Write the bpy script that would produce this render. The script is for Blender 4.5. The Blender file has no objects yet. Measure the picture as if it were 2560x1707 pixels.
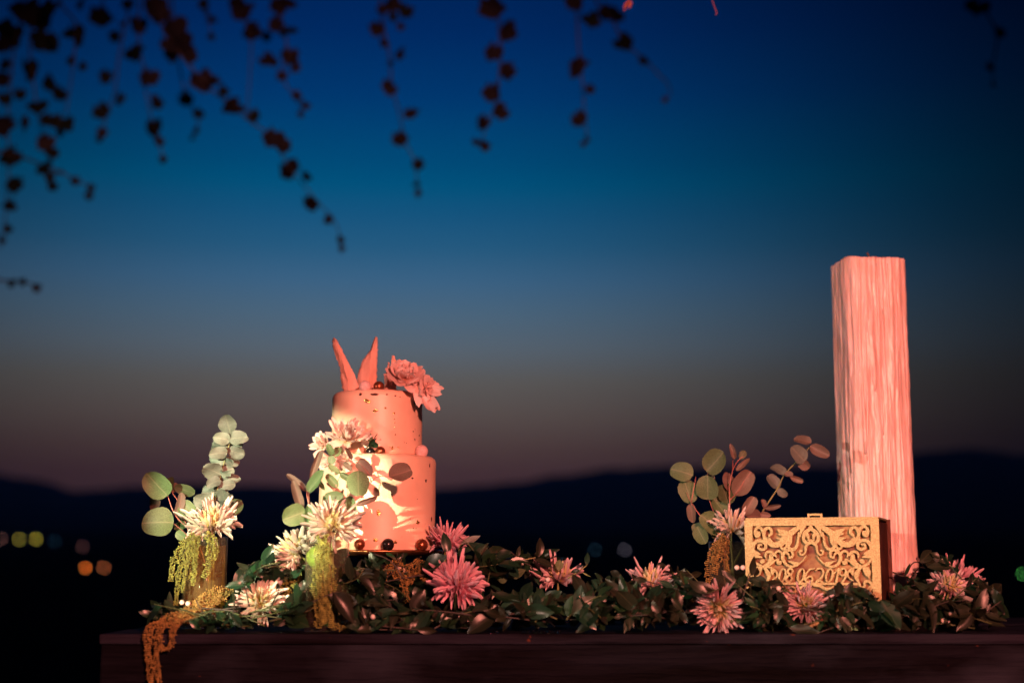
import bpy, bmesh, math, random
import numpy as np
from mathutils import Vector, Matrix, noise

random.seed(7)
R = random.uniform
scene = bpy.context.scene
col = scene.collection

# ------------------------------------------------------------------ camera
FPX = 3555.0                                   # 50 mm on a 36 mm sensor, in photo pixels
PITCH = math.radians(8.75)
CZ = 0.85
CT, ST = math.cos(PITCH), math.sin(PITCH)
cam_d = bpy.data.cameras.new('camera')
cam = bpy.data.objects.new('camera', cam_d)
col.objects.link(cam)
cam.location = (0, 0, CZ)
cam.rotation_euler = (math.pi / 2 + PITCH, 0, 0)
cam_d.lens = 50
cam_d.sensor_width = 36
cam_d.clip_start = 0.05
cam_d.clip_end = 12000
cam_d.dof.use_dof = True
cam_d.dof.focus_distance = 2.165
cam_d.dof.aperture_fstop = 2.1
scene.camera = cam

# ------------------------------------------------------------------ dusk sky
def lin(c):
    return tuple(((v / 255) / 12.92 if v / 255 <= 0.04045 else ((v / 255 + 0.055) / 1.055) ** 2.4) for v in c)

world = bpy.data.worlds.new('World')
scene.world = world
world.use_nodes = True
wn, wl = world.node_tree.nodes, world.node_tree.links
wn.clear()
w_out = wn.new('ShaderNodeOutputWorld')
w_bg = wn.new('ShaderNodeBackground')
w_tc = wn.new('ShaderNodeTexCoord')
w_sep = wn.new('ShaderNodeSeparateXYZ')
w_ramp = wn.new('ShaderNodeValToRGB')
wl.new(w_tc.outputs['Generated'], w_sep.inputs[0])
wl.new(w_sep.outputs['Z'], w_ramp.inputs['Fac'])
# (sine of elevation, sky colour, share of it that gets through the evening haze)
SKY = [(0.000, (55, 34, 34), 0.6), (0.0593, (63, 41, 40), 0.6), (0.078, (73, 55, 51), 0.663), (0.101, (84, 73, 68), 0.728), (0.1243, (88, 85, 82), 0.773), (0.1475, (84, 96, 107), 0.805),
       (0.170, (73, 98, 119), 0.828), (0.193, (57, 95, 127), 0.847), (0.216, (35, 87, 123), 0.862), (0.2385, (19, 81, 121), 0.874), (0.259, (0, 79, 119), 0.884),
       (0.272, (0, 72, 115), 0.889), (0.316, (0, 53, 106), 0.903), (0.358, (0, 39, 93), 0.914), (0.42, (0, 25, 72), 0.926), (0.60, (0, 15, 50), 0.948), (1.0, (0, 8, 30), 0.968)]
cr = w_ramp.color_ramp
cr.interpolation = 'LINEAR'
while len(cr.elements) < len(SKY):
    cr.elements.new(0.5)
for e, (p, c, tr) in zip(cr.elements, SKY):
    e.position = p
    e.color = (*[v / tr / 0.95 for v in lin(c)], 1)
# sunset afterglow fades sideways; lens darkening at the sides is painted in too
gaz = math.radians(-5.5)
w_dot = wn.new('ShaderNodeVectorMath'); w_dot.operation = 'DOT_PRODUCT'
w_dot.inputs[1].default_value = (math.sin(gaz), math.cos(gaz), 0.0)
w_flat = wn.new('ShaderNodeVectorMath'); w_flat.operation = 'MULTIPLY'
w_flat.inputs[1].default_value = (1, 1, 0)
w_nrm = wn.new('ShaderNodeVectorMath'); w_nrm.operation = 'NORMALIZE'
wl.new(w_tc.outputs['Generated'], w_flat.inputs[0])
wl.new(w_flat.outputs[0], w_nrm.inputs[0])
wl.new(w_nrm.outputs[0], w_dot.inputs[0])
w_ac = wn.new('ShaderNodeMath'); w_ac.operation = 'ARCCOSINE'
w_cl = wn.new('ShaderNodeMath'); w_cl.operation = 'MINIMUM'; w_cl.inputs[1].default_value = 0.99999
wl.new(w_dot.outputs['Value'], w_cl.inputs[0])
wl.new(w_cl.outputs[0], w_ac.inputs[0])
w_fall = wn.new('ShaderNodeMapRange')
w_fall.interpolation_type = 'SMOOTHSTEP'
w_fall.inputs['From Min'].default_value = 0.02
w_fall.inputs['From Max'].default_value = 0.50
w_fall.inputs['To Min'].default_value = 1.0
w_fall.inputs['To Max'].default_value = 0.10
wl.new(w_ac.outputs[0], w_fall.inputs['Value'])
wl.new(w_ramp.outputs['Color'], w_bg.inputs['Color'])
wl.new(w_fall.outputs[0], w_bg.inputs['Strength'])
wl.new(w_bg.outputs[0], w_out.inputs['Surface'])

# ------------------------------------------------------------------ event lamps standing outside the frame
def spot(name, loc, target, color, power, size_deg, blend, radius):
    d = bpy.data.lights.new(name, 'SPOT')
    o = bpy.data.objects.new(name, d)
    col.objects.link(o)
    o.location = loc
    o.rotation_euler = (Vector(target) - Vector(loc)).to_track_quat('-Z', 'Y').to_euler()
    d.color = color
    d.energy = power
    d.spot_size = math.radians(size_deg)
    d.spot_blend = blend
    d.shadow_soft_size = radius
    return o
spot('pink_wash_lamp', (0.65, -0.75, 1.50), (0.10, 2.2, 0.95), (1.0, 0.27, 0.19), 590, 54, 0.4, 0.05)
spot('white_side_lamp', (-2.7, 0.15, 1.30), (0.48, 2.32, 1.04), (1.0, 0.60, 0.48), 220, 13.5, 0.6, 0.03)
spot('white_beam_lamp', (-1.6, -0.6, 1.35), (0.36, 2.12, 0.84), (1.0, 0.82, 0.54), 140, 9.5, 0.7, 0.03)
spot('yellow_beam_lamp', (-1.15, -0.30, 1.10), (-0.372, 2.12, 0.920), (1.0, 0.89, 0.55), 860, 7.9, 0.22, 0.015)

scene.view_settings.view_transform = 'Standard'
scene.view_settings.look = 'None'
scene.view_settings.exposure = 0
scene.view_settings.gamma = 1
scene.view_settings.use_curve_mapping = False
scene.render.engine = 'CYCLES'
scene.cycles.use_denoising = True
scene.cycles.max_bounces = 10
scene.cycles.transparent_max_bounces = 12
scene.cycles.sample_clamp_indirect = 6

# ------------------------------------------------------------------ photo geometry
def W(px, py, Y):
    """point of the place that the photo shows at (px, py), Y metres in front of the camera"""
    u, v = px - 1280, 853.5 - py
    t = Y / (FPX * CT - v * ST)
    return Vector((u * t, Y, CZ + t * (FPX * ST + v * CT)))
def proj(p):
    dz = p[2] - CZ
    d = p[1] * CT + dz * ST
    return 1280 + FPX * p[0] / d, 853.5 - FPX * (-p[1] * ST + dz * CT) / d
def S(Y, px=1.0):
    return px * Y / 3600.0
TABLE = 0.75

# ------------------------------------------------------------------ builders
WM = {}
def link(o, parent, M=None):
    M = M or Matrix.Identity(4)
    col.objects.link(o)
    WM[o.name] = M
    if parent is not None:
        o.parent = parent
        o.matrix_basis = WM[parent.name].inverted_safe() @ M
    else:
        o.matrix_basis = M
    return o
def add(name, me, parent=None, M=None, **props):
    o = bpy.data.objects.new(name, me)
    link(o, parent, M)
    for k, v in props.items():
        o[k] = v
    return o
def thing(name, loc, label, category, group=None):
    o = bpy.data.objects.new(name, None)
    o.empty_display_size = 0.02
    link(o, None, Matrix.Translation(Vector(loc)))
    o['label'] = label
    o['category'] = category
    if group:
        o['group'] = group
    return o
def tag(o, label, category, group=None):
    o['label'] = label
    o['category'] = category
    if group:
        o['group'] = group
    return o
def mesh(name, vs, fs, mat=None, smooth=True):
    me = bpy.data.meshes.new(name)
    me.from_pydata([tuple(v) for v in vs], [], fs)
    if mat:
        me.materials.append(mat)
    if smooth:
        me.polygons.foreach_set('use_smooth', [True] * len(me.polygons))
    me.update()
    return me
def bm_mesh(name, bm, mat, smooth=True):
    bmesh.ops.recalc_face_normals(bm, faces=bm.faces)
    me = bpy.data.meshes.new(name)
    bm.to_mesh(me)
    bm.free()
    me.materials.append(mat)
    if smooth:
        me.polygons.foreach_set('use_smooth', [True] * len(me.polygons))
    return me
def spline(pts, n=6):
    """Catmull-Rom through pts (Vectors)"""
    pts = [Vector(p) for p in pts]
    if len(pts) < 3:
        return [pts[0].lerp(pts[-1], i / n) for i in range(n + 1)]
    q = [pts[0] * 2 - pts[1]] + pts + [pts[-1] * 2 - pts[-2]]
    out = []
    for i in range(1, len(q) - 2):
        for k in range(n):
            t = k / n
            a, b, c, d = q[i - 1], q[i], q[i + 1], q[i + 2]
            out.append(0.5 * ((2 * b) + (c - a) * t + (2 * a - 5 * b + 4 * c - d) * t * t + (3 * b - a - 3 * c + d) * t ** 3))
    out.append(pts[-1])
    return out
def tube_data(pts, rad, n=7):
    vs, fs = [], []
    m = len(pts)
    prev = None
    for i, p in enumerate(pts):
        d = (pts[min(i + 1, m - 1)] - pts[max(i - 1, 0)])
        d = d.normalized() if d.length > 1e-9 else Vector((0, 0, 1))
        if prev is None:
            a = d.orthogonal().normalized()
        else:
            a = (prev - d * prev.dot(d))
            a = a.normalized() if a.length > 1e-6 else d.orthogonal().normalized()
        prev = a
        b = d.cross(a)
        r = rad(i / (m - 1)) if callable(rad) else rad
        for k in range(n):
            th = 2 * math.pi * k / n
            vs.append(p + a * (r * math.cos(th)) + b * (r * math.sin(th)))
    for i in range(m - 1):
        for k in range(n):
            fs.append((i * n + k, i * n + (k + 1) % n, (i + 1) * n + (k + 1) % n, (i + 1) * n + k))
    fs.append(tuple(range(n - 1, -1, -1)))
    fs.append(tuple(range((m - 1) * n, m * n)))
    return vs, fs
def tube(name, pts, rad, mat, parent, n=7, **props):
    o0 = WM[parent.name].translation if parent else Vector((0, 0, 0))
    vs, fs = tube_data(pts, rad, n)
    return add(name, mesh(name, [v - o0 for v in vs], fs, mat), parent, Matrix.Translation(o0), **props)
def lathe_mesh(name, prof, mat, n=48, wob=None):
    vs, fs = [], []
    for j, (r, z) in enumerate(prof):
        for k in range(n):
            th = 2 * math.pi * k / n
            rr = r * (1 + (wob(th, z) if wob else 0))
            vs.append((rr * math.cos(th), rr * math.sin(th), z))
    for j in range(len(prof) - 1):
        for k in range(n):
            fs.append((j * n + k, j * n + (k + 1) % n, (j + 1) * n + (k + 1) % n, (j + 1) * n + k))
    if prof[0][0] > 1e-6:
        fs.append(tuple(range(n - 1, -1, -1)))
    if prof[-1][0] > 1e-6:
        fs.append(tuple(range((len(prof) - 1) * n, len(prof) * n)))
    return mesh(name, vs, fs, mat)
def box_mesh(name, sx, sy, sz, mat, bev=0.002):
    bm = bmesh.new()
    bmesh.ops.create_cube(bm, size=1)
    bmesh.ops.scale(bm, vec=(sx, sy, sz), verts=bm.verts)
    if bev:
        bmesh.ops.bevel(bm, geom=bm.edges[:], offset=bev, segments=2, affect='EDGES', profile=0.6)
    return bm_mesh(name, bm, mat, smooth=False)
def sphere_mesh(name, r, mat, sub=3):
    bm = bmesh.new()
    bmesh.ops.create_icosphere(bm, subdivisions=sub, radius=r)
    return bm_mesh(name, bm, mat)

# ------------------------------------------------------------------ materials
def nodes(name):
    m = bpy.data.materials.new(name)
    m.use_nodes = True
    nt = m.node_tree
    return m, nt, nt.nodes['Principled BSDF'], nt.nodes['Material Output']
def pmat(name, c, rough=0.5, metal=0.0, var=0.15, scale=60, bump=0.0, bscale=120, bdist=0.001, sss=0.0, objrand=0.0, transl=0.0,
         c2=None, spec=0.5, stretch=(1, 1, 1), vein=None, coat=0.0):
    m, nt, b, out = nodes(name)
    N, L = nt.nodes, nt.links
    tc = N.new('ShaderNodeTexCoord')
    mp = N.new('ShaderNodeMapping')
    mp.inputs['Scale'].default_value = stretch
    L.new(tc.outputs['Object'], mp.inputs['Vector'])
    no = N.new('ShaderNodeTexNoise')
    no.inputs['Scale'].default_value = scale
    no.inputs['Detail'].default_value = 5
    L.new(mp.outputs[0], no.inputs['Vector'])
    mix = N.new('ShaderNodeMix'); mix.data_type = 'RGBA'
    d = c2 or tuple(x * (1 - 2 * var) for x in c)
    u = c if c2 else tuple(min(1, x * (1 + var)) for x in c)
    mix.inputs['A'].default_value = (*d, 1)
    mix.inputs['B'].default_value = (*u, 1)
    mr = N.new('ShaderNodeMapRange')
    mr.inputs['From Min'].default_value = 0.35
    mr.inputs['From Max'].default_value = 0.65
    L.new(no.outputs['Fac'], mr.inputs['Value'])
    L.new(mr.outputs[0], mix.inputs['Factor'])
    cur = mix.outputs['Result']
    if vein:
        sx = N.new('ShaderNodeSeparateXYZ')
        L.new(tc.outputs['Generated'], sx.inputs[0])
        s1 = N.new('ShaderNodeMath'); s1.operation = 'SUBTRACT'; s1.inputs[1].default_value = 0.5
        L.new(sx.outputs['X'], s1.inputs[0])
        s2 = N.new('ShaderNodeMath'); s2.operation = 'ABSOLUTE'
        L.new(s1.outputs[0], s2.inputs[0])
        s3 = N.new('ShaderNodeMapRange')
        s3.inputs['From Min'].default_value = 0.0
        s3.inputs['From Max'].default_value = 0.035
        s3.inputs['To Min'].default_value = 0.6
        s3.inputs['To Max'].default_value = 0.0
        L.new(s2.outputs[0], s3.inputs['Value'])
        m2 = N.new('ShaderNodeMix'); m2.data_type = 'RGBA'
        m2.inputs['B'].default_value = (*vein, 1)
        L.new(cur, m2.inputs['A'])
        L.new(s3.outputs[0], m2.inputs['Factor'])
        cur = m2.outputs['Result']
    if objrand:
        oi = N.new('ShaderNodeObjectInfo')
        hs = N.new('ShaderNodeHueSaturation')
        a = N.new('ShaderNodeMapRange')
        a.inputs['To Min'].default_value = 1 - objrand
        a.inputs['To Max'].default_value = 1 + objrand
        L.new(oi.outputs['Random'], a.inputs['Value'])
        L.new(a.outputs[0], hs.inputs['Value'])
        h1 = N.new('ShaderNodeMath'); h1.operation = 'MULTIPLY'; h1.inputs[1].default_value = 7.31
        h2 = N.new('ShaderNodeMath'); h2.operation = 'FRACT'
        h3 = N.new('ShaderNodeMapRange')
        h3.inputs['To Min'].default_value = 0.5 - 0.06 * objrand
        h3.inputs['To Max'].default_value = 0.5 + 0.06 * objrand
        L.new(oi.outputs['Random'], h1.inputs[0]); L.new(h1.outputs[0], h2.inputs[0]); L.new(h2.outputs[0], h3.inputs['Value'])
        L.new(h3.outputs[0], hs.inputs['Hue'])
        L.new(cur, hs.inputs['Color'])
        cur = hs.outputs['Color']
    L.new(cur, b.inputs['Base Color'])
    b.inputs['Roughness'].default_value = rough
    b.inputs['Metallic'].default_value = metal
    b.inputs['Specular IOR Level'].default_value = spec
    b.inputs['Coat Weight'].default_value = coat
    if sss:
        b.inputs['Subsurface Weight'].default_value = sss
        b.inputs['Subsurface Radius'].default_value = (1.0, 0.5, 0.3)
        b.inputs['Subsurface Scale'].default_value = 0.006
    if bump:
        n2 = N.new('ShaderNodeTexNoise')
        n2.inputs['Scale'].default_value = bscale
        n2.inputs['Detail'].default_value = 6
        L.new(mp.outputs[0], n2.inputs['Vector'])
        bp = N.new('ShaderNodeBump')
        bp.inputs['Strength'].default_value = bump
        bp.inputs['Distance'].default_value = bdist
        L.new(n2.outputs['Fac'], bp.inputs['Height'])
        L.new(bp.outputs[0], b.inputs['Normal'])
    if transl:
        tr = N.new('ShaderNodeBsdfTranslucent')
        L.new(cur, tr.inputs['Color'])
        ms = N.new('ShaderNodeMixShader')
        ms.inputs[0].default_value = transl
        L.new(b.outputs[0], ms.inputs[1])
        L.new(tr.outputs[0], ms.inputs[2])
        L.new(ms.outputs[0], out.inputs['Surface'])
    return m

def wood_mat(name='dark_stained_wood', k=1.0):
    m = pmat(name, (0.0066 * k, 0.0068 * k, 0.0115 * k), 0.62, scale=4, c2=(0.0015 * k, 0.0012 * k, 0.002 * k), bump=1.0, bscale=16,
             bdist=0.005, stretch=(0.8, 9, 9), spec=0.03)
    nt = m.node_tree; N, L = nt.nodes, nt.links
    b = N['Principled BSDF']
    src = b.inputs['Base Color'].links[0].from_socket
    tc = N.new('ShaderNodeTexCoord')
    def fac(scale, lo, hi, st):
        mp = N.new('ShaderNodeMapping'); mp.inputs['Scale'].default_value = st
        no = N.new('ShaderNodeTexNoise'); no.inputs['Scale'].default_value = scale; no.inputs['Detail'].default_value = 4
        mr = N.new('ShaderNodeMapRange'); mr.inputs['From Min'].default_value = lo; mr.inputs['From Max'].default_value = hi
        L.new(tc.outputs['Object'], mp.inputs[0]); L.new(mp.outputs[0], no.inputs['Vector']); L.new(no.outputs['Fac'], mr.inputs['Value'])
        return mr.outputs[0]
    def over(src, f, c):
        mx = N.new('ShaderNodeMix'); mx.data_type = 'RGBA'; mx.inputs['B'].default_value = (*c, 1)
        L.new(src, mx.inputs['A']); L.new(f, mx.inputs['Factor'])
        return mx.outputs['Result']
    cur = over(src, fac(5, 0.52, 0.74, (1, 1, 2.0)), (0.019, 0.023, 0.036))     # greyish patches: dim light on the front put into colour, with wear
    cur = over(cur, fac(75, 0.715, 0.77, (0.6, 1, 1)), (0.10, 0.03, 0.015))       # chips where raw wood shows
    L.new(cur, b.inputs['Base Color'])
    return m
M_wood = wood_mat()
M_plank_lit = wood_mat('dark_wood_plank_lit', 2.6)  # lighter copy of the wood: lit line along the front edge put into colour
M_leaf = pmat('garland_leaf', (0.013, 0.044, 0.022), 0.32, var=0.25, scale=60, objrand=0.45, transl=0.18, vein=(0.05, 0.09, 0.045))
M_leaf_b = pmat('garland_leaf_red_lit', (0.018, 0.026, 0.015), 0.36, var=0.25, scale=60, objrand=0.4, transl=0.18, vein=(0.07, 0.07, 0.04))  # browner leaf copy: red light on the foliage put into colour
M_euc = pmat('eucalyptus_leaf', (0.115, 0.19, 0.085), 0.55, var=0.25, scale=38, objrand=0.35, transl=0.22, vein=(0.26, 0.30, 0.18))
M_euc_s = pmat('eucalyptus_silver_leaf', (0.17, 0.215, 0.185), 0.6, var=0.32, scale=45, objrand=0.35, transl=0.12, vein=(0.3, 0.32, 0.26))
M_euc_lit = pmat('eucalyptus_pink_lit_leaf', (0.20, 0.15, 0.12), 0.55, var=0.16, scale=50, objrand=0.2, transl=0.2, vein=(0.4, 0.25, 0.2))  # ruddier leaf copy: pink light on backs and edges put into colour
M_stem = pmat('green_stem', (0.22, 0.25, 0.09), 0.5, var=0.2, scale=40)
M_stem_d = pmat('dark_green_stem', (0.06, 0.085, 0.03), 0.5, var=0.2, scale=40)
M_stem_r = pmat('red_stem', (0.42, 0.16, 0.13), 0.5, var=0.2, scale=40)
M_twig = pmat('brown_twig', (0.05, 0.045, 0.04), 0.7, var=0.2, scale=40)
M_vine = pmat('vine_leaf', (0.009, 0.022, 0.020), 0.7, spec=0.15, var=0.3, scale=20, objrand=0.4, transl=0.10)
M_vine_lit = pmat('vine_leaf_lit', (0.022, 0.024, 0.034), 0.7, spec=0.15, var=0.3, scale=20, objrand=0.3, transl=0.10)  # paler leaf copy: pink light caught by some leaves put into colour
M_berry = pmat('white_berry', (0.72, 0.66, 0.60), 0.35, var=0.05, sss=0.3)
def petal_mat(name, tip, mid, base):
    m, nt, b, out = nodes(name)
    N, L = nt.nodes, nt.links
    tc = N.new('ShaderNodeTexCoord')
    sx = N.new('ShaderNodeSeparateXYZ')
    rp = N.new('ShaderNodeValToRGB')
    L.new(tc.outputs['Generated'], sx.inputs[0])
    L.new(sx.outputs['Y'], rp.inputs['Fac'])
    e = rp.color_ramp.elements
    e[0].position = 0.0; e[0].color = (*base, 1)
    e[1].position = 0.95; e[1].color = (*tip, 1)
    k = e.new(0.4); k.color = (*mid, 1)
    oi = N.new('ShaderNodeObjectInfo')
    hs = N.new('ShaderNodeHueSaturation')
    a = N.new('ShaderNodeMapRange'); a.inputs['To Min'].default_value = 0.82; a.inputs['To Max'].default_value = 1.05
    L.new(oi.outputs['Random'], a.inputs['Value']); L.new(a.outputs[0], hs.inputs['Value'])
    L.new(rp.outputs[0], hs.inputs['Color'])
    L.new(hs.outputs[0], b.inputs['Base Color'])
    b.inputs['Roughness'].default_value = 0.55
    tr = N.new('ShaderNodeBsdfTranslucent'); ms = N.new('ShaderNodeMixShader'); ms.inputs[0].default_value = 0.25
    L.new(hs.outputs[0], tr.inputs['Color'])
    L.new(b.outputs[0], ms.inputs[1]); L.new(tr.outputs[0], ms.inputs[2]); L.new(ms.outputs[0], out.inputs['Surface'])
    return m
P_white = petal_mat('petal_white', (0.84, 0.79, 0.76), (0.84, 0.79, 0.62), (0.78, 0.72, 0.14))
P_blush = petal_mat('petal_blush', (0.80, 0.62, 0.68), (0.78, 0.58, 0.58), (0.58, 0.52, 0.12))
P_pink = petal_mat('petal_pink', (0.84, 0.58, 0.68), (0.78, 0.36, 0.48), (0.60, 0.20, 0.16))
P_cakefl = petal_mat('petal_cake_flower', (0.78, 0.62, 0.60), (0.80, 0.64, 0.56), (0.66, 0.42, 0.20))
P_sugar = petal_mat('petal_sugar', (0.82, 0.60, 0.58), (0.80, 0.54, 0.50), (0.7, 0.36, 0.28))
P_inner = petal_mat('petal_inner_yellow', (0.82, 0.76, 0.50), (0.80, 0.72, 0.26), (0.72, 0.62, 0.06))
P_inner_g = petal_mat('petal_inner_green', (0.72, 0.58, 0.44), (0.56, 0.52, 0.16), (0.40, 0.46, 0.06))
M_centre = pmat('flower_centre_yellow', (0.72, 0.62, 0.06), 0.6, var=0.3, scale=200)
M_centre_g = pmat('flower_centre_green', (0.38, 0.46, 0.06), 0.6, var=0.3, scale=200)
M_amar = pmat('amaranth_green', (0.24, 0.27, 0.06), 0.8, var=0.3, scale=150)
M_amar_lit = pmat('amaranth_red_lit', (0.30, 0.20, 0.055), 0.8, var=0.3, scale=150)  # redder copy of the green amaranth: the red light is put into colour
M_lime = pmat('lime_peel', (0.22, 0.36, 0.05), 0.35, var=0.15, scale=80, bump=0.3, bscale=300)
M_copper = pmat('copper_lustre', (0.30, 0.09, 0.045), 0.28, metal=0.75, var=0.15, scale=90)
M_plate = pmat('copper_plate', (0.42, 0.18, 0.08), 0.3, metal=0.9, var=0.2, scale=60)
M_choc = pmat('black_cherry', (0.012, 0.008, 0.010), 0.22, var=0.1, scale=60)
M_pearl = pmat('pink_sugar_ball', (0.74, 0.52, 0.52), 0.7, var=0.08, scale=300, bump=0.6, bscale=500)
M_goldleaf = pmat('gold_leaf_flake', (0.75, 0.45, 0.14), 0.25, metal=0.9, var=0.3, scale=300, bump=1.0, bscale=400)
M_dark = pmat('dark_chocolate_fleck', (0.06, 0.015, 0.012), 0.4, var=0.3, scale=300)
M_shard = pmat('coral_wafer', (0.90, 0.62, 0.54), 0.32, var=0.18, scale=22, c2=(0.82, 0.46, 0.37), transl=0.08, bump=0.8, bscale=45, bdist=0.004, stretch=(1, 1, 0.25), sss=0.1)
M_wick = pmat('wick', (0.16, 0.08, 0.06), 0.9)
M_ground = pmat('night_grass', (0.018, 0.020, 0.022), 0.95, var=0.3, scale=0.2, spec=0.0)
M_hill = pmat('far_hill', (0.012, 0.014, 0.022), 1.0, var=0.2, scale=0.01, spec=0.0)
M_pole = pmat('lamp_pole_paint', (0.03, 0.03, 0.035), 0.6, metal=0.3)

def fondant_mat():
    m = pmat('peach_fondant', (0.80, 0.55, 0.42), 0.42, var=0.05, scale=18, bump=0.3, bscale=22, bdist=0.002, sss=0.15)
    nt = m.node_tree; N, L = nt.nodes, nt.links
    b = N['Principled BSDF']
    src = b.inputs['Base Color'].links[0].from_socket
    tc = N.new('ShaderNodeTexCoord')
    vo = N.new('ShaderNodeTexVoronoi'); vo.inputs['Scale'].default_value = 62
    nn = N.new('ShaderNodeTexNoise'); nn.inputs['Scale'].default_value = 90
    n3 = N.new('ShaderNodeTexNoise'); n3.inputs['Scale'].default_value = 11
    wv = N.new('ShaderNodeVectorMath'); wv.operation = 'MULTIPLY_ADD'
    wv.inputs[1].default_value = (0.012,) * 3
    L.new(tc.outputs['Object'], wv.inputs[2]); L.new(nn.outputs['Color'], wv.inputs[0])
    L.new(tc.outputs['Object'], nn.inputs['Vector']); L.new(tc.outputs['Object'], n3.inputs['Vector'])
    L.new(wv.outputs[0], vo.inputs['Vector'])
    th = N.new('ShaderNodeMapRange')
    th.inputs['From Min'].default_value = 0.10; th.inputs['From Max'].default_value = 0.17
    th.inputs['To Min'].default_value = 1.0; th.inputs['To Max'].default_value = 0.0
    L.new(vo.outputs['Distance'], th.inputs['Value'])
    t2 = N.new('ShaderNodeMapRange')
    t2.inputs['From Min'].default_value = 0.54; t2.inputs['From Max'].default_value = 0.66
    L.new(n3.outputs['Fac'], t2.inputs['Value'])
    mu = N.new('ShaderNodeMath'); mu.operation = 'MULTIPLY'
    L.new(th.outputs[0], mu.inputs[0]); L.new(t2.outputs[0], mu.inputs[1])
    mx = N.new('ShaderNodeMix'); mx.data_type = 'RGBA'
    mx.inputs['B'].default_value = (0.22, 0.06, 0.03, 1)
    L.new(src, mx.inputs['A']); L.new(mu.outputs[0], mx.inputs['Factor'])
    L.new(mx.outputs['Result'], b.inputs['Base Color'])
    return m
M_fondant = fondant_mat()

def wax_mat():
    m = pmat('ivory_wax', (0.78, 0.64, 0.62), 0.33, var=0.08, scale=12, c2=(0.66, 0.48, 0.44), bump=0.35, bscale=24, bdist=0.003,
             sss=0.35, stretch=(1.6, 1.6, 1.0))
    return m
M_wax = wax_mat()

def gold_mat():
    m = pmat('gold_glitter_paint', (0.50, 0.46, 0.22), 0.42, metal=0.35, var=0.2, scale=500, c2=(0.30, 0.25, 0.11), bump=0.6,
             bscale=900, bdist=0.0006)
    return m
M_gold = gold_mat()
M_gold_edge = pmat('brown_cut_edge', (0.10, 0.05, 0.03), 0.6, var=0.2, scale=200)
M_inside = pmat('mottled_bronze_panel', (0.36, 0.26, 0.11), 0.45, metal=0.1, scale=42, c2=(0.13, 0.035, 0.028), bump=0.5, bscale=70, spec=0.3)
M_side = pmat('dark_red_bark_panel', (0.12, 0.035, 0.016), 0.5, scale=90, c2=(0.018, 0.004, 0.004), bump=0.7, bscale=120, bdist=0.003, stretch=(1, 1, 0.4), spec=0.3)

def glass_mat(name, c, ior, cloud_light=0.0, cc=(0.5, 0.5, 0.5)):
    # thin clear glass: straight through, with the mirror reflection of its surface
    m, nt, b, out = nodes(name)
    N, L = nt.nodes, nt.links
    N.remove(b)
    tr = N.new('ShaderNodeBsdfTransparent'); tr.inputs['Color'].default_value = (*c, 1)
    gl = N.new('ShaderNodeBsdfGlossy'); gl.inputs['Roughness'].default_value = 0.03
    lw = N.new('ShaderNodeLayerWeight'); lw.inputs['Blend'].default_value = 0.5
    pw_ = N.new('ShaderNodeMath'); pw_.operation = 'POWER'; pw_.inputs[1].default_value = 5.0
    fr = N.new('ShaderNodeMath'); fr.operation = 'MULTIPLY_ADD'
    fr.inputs[1].default_value = 0.9; fr.inputs[2].default_value = ((ior - 1) / (ior + 1)) ** 2
    L.new(lw.outputs['Facing'], pw_.inputs[0]); L.new(pw_.outputs[0], fr.inputs[0])
    ms = N.new('ShaderNodeMixShader')
    L.new(fr.outputs[0], ms.inputs[0]); L.new(tr.outputs[0], ms.inputs[1]); L.new(gl.outputs[0], ms.inputs[2])
    df = N.new('ShaderNodeBsdfDiffuse'); df.inputs['Color'].default_value = (*cc, 1)
    tl = N.new('ShaderNodeBsdfTranslucent'); tl.inputs['Color'].default_value = (*cc, 1)
    m3 = N.new('ShaderNodeMixShader'); m3.inputs[0].default_value = 0.5
    L.new(df.outputs[0], m3.inputs[1]); L.new(tl.outputs[0], m3.inputs[2])
    m2 = N.new('ShaderNodeMixShader')
    cf = N.new('ShaderNodeMath'); cf.operation = 'MULTIPLY_ADD'; cf.inputs[1].default_value = cloud_light * 2.5; cf.inputs[2].default_value = cloud_light  # pale tone growing towards the rims, painting in light refracted by the glass
    L.new(pw_.outputs[0], cf.inputs[0]); L.new(cf.outputs[0], m2.inputs[0])
    L.new(ms.outputs[0], m2.inputs[1]); L.new(m3.outputs[0], m2.inputs[2])
    L.new(m2.outputs[0], out.inputs['Surface'])
    return m
M_glass = glass_mat('vase_glass', (0.97, 0.975, 0.95), 1.45, 0.035, (0.75, 0.68, 0.5))
M_water = glass_mat('vase_water', (0.90, 0.88, 0.74), 1.2, 0.03, (0.36, 0.22, 0.10))
M_water_a = glass_mat('amber_lit_water', (0.90, 0.80, 0.50), 1.2, 0.22, (0.50, 0.30, 0.08))  # amber tint standing in for light refracted inside the vase
M_gem, _nt, _b, _o = nodes('clear_glint_gem')
_b.inputs['Base Color'].default_value = (1, 1, 1, 1)
_b.inputs['Roughness'].default_value = 0.0
_b.inputs['IOR'].default_value = 1.8
_b.inputs['Transmission Weight'].default_value = 1.0
def emit_mat(name, c, s):
    m, nt, b, out = nodes(name)
    b.inputs['Base Color'].default_value = (0.2, 0.2, 0.2, 1)
    b.inputs['Emission Color'].default_value = (*c, 1)
    b.inputs['Emission Strength'].default_value = s
    return m

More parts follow.
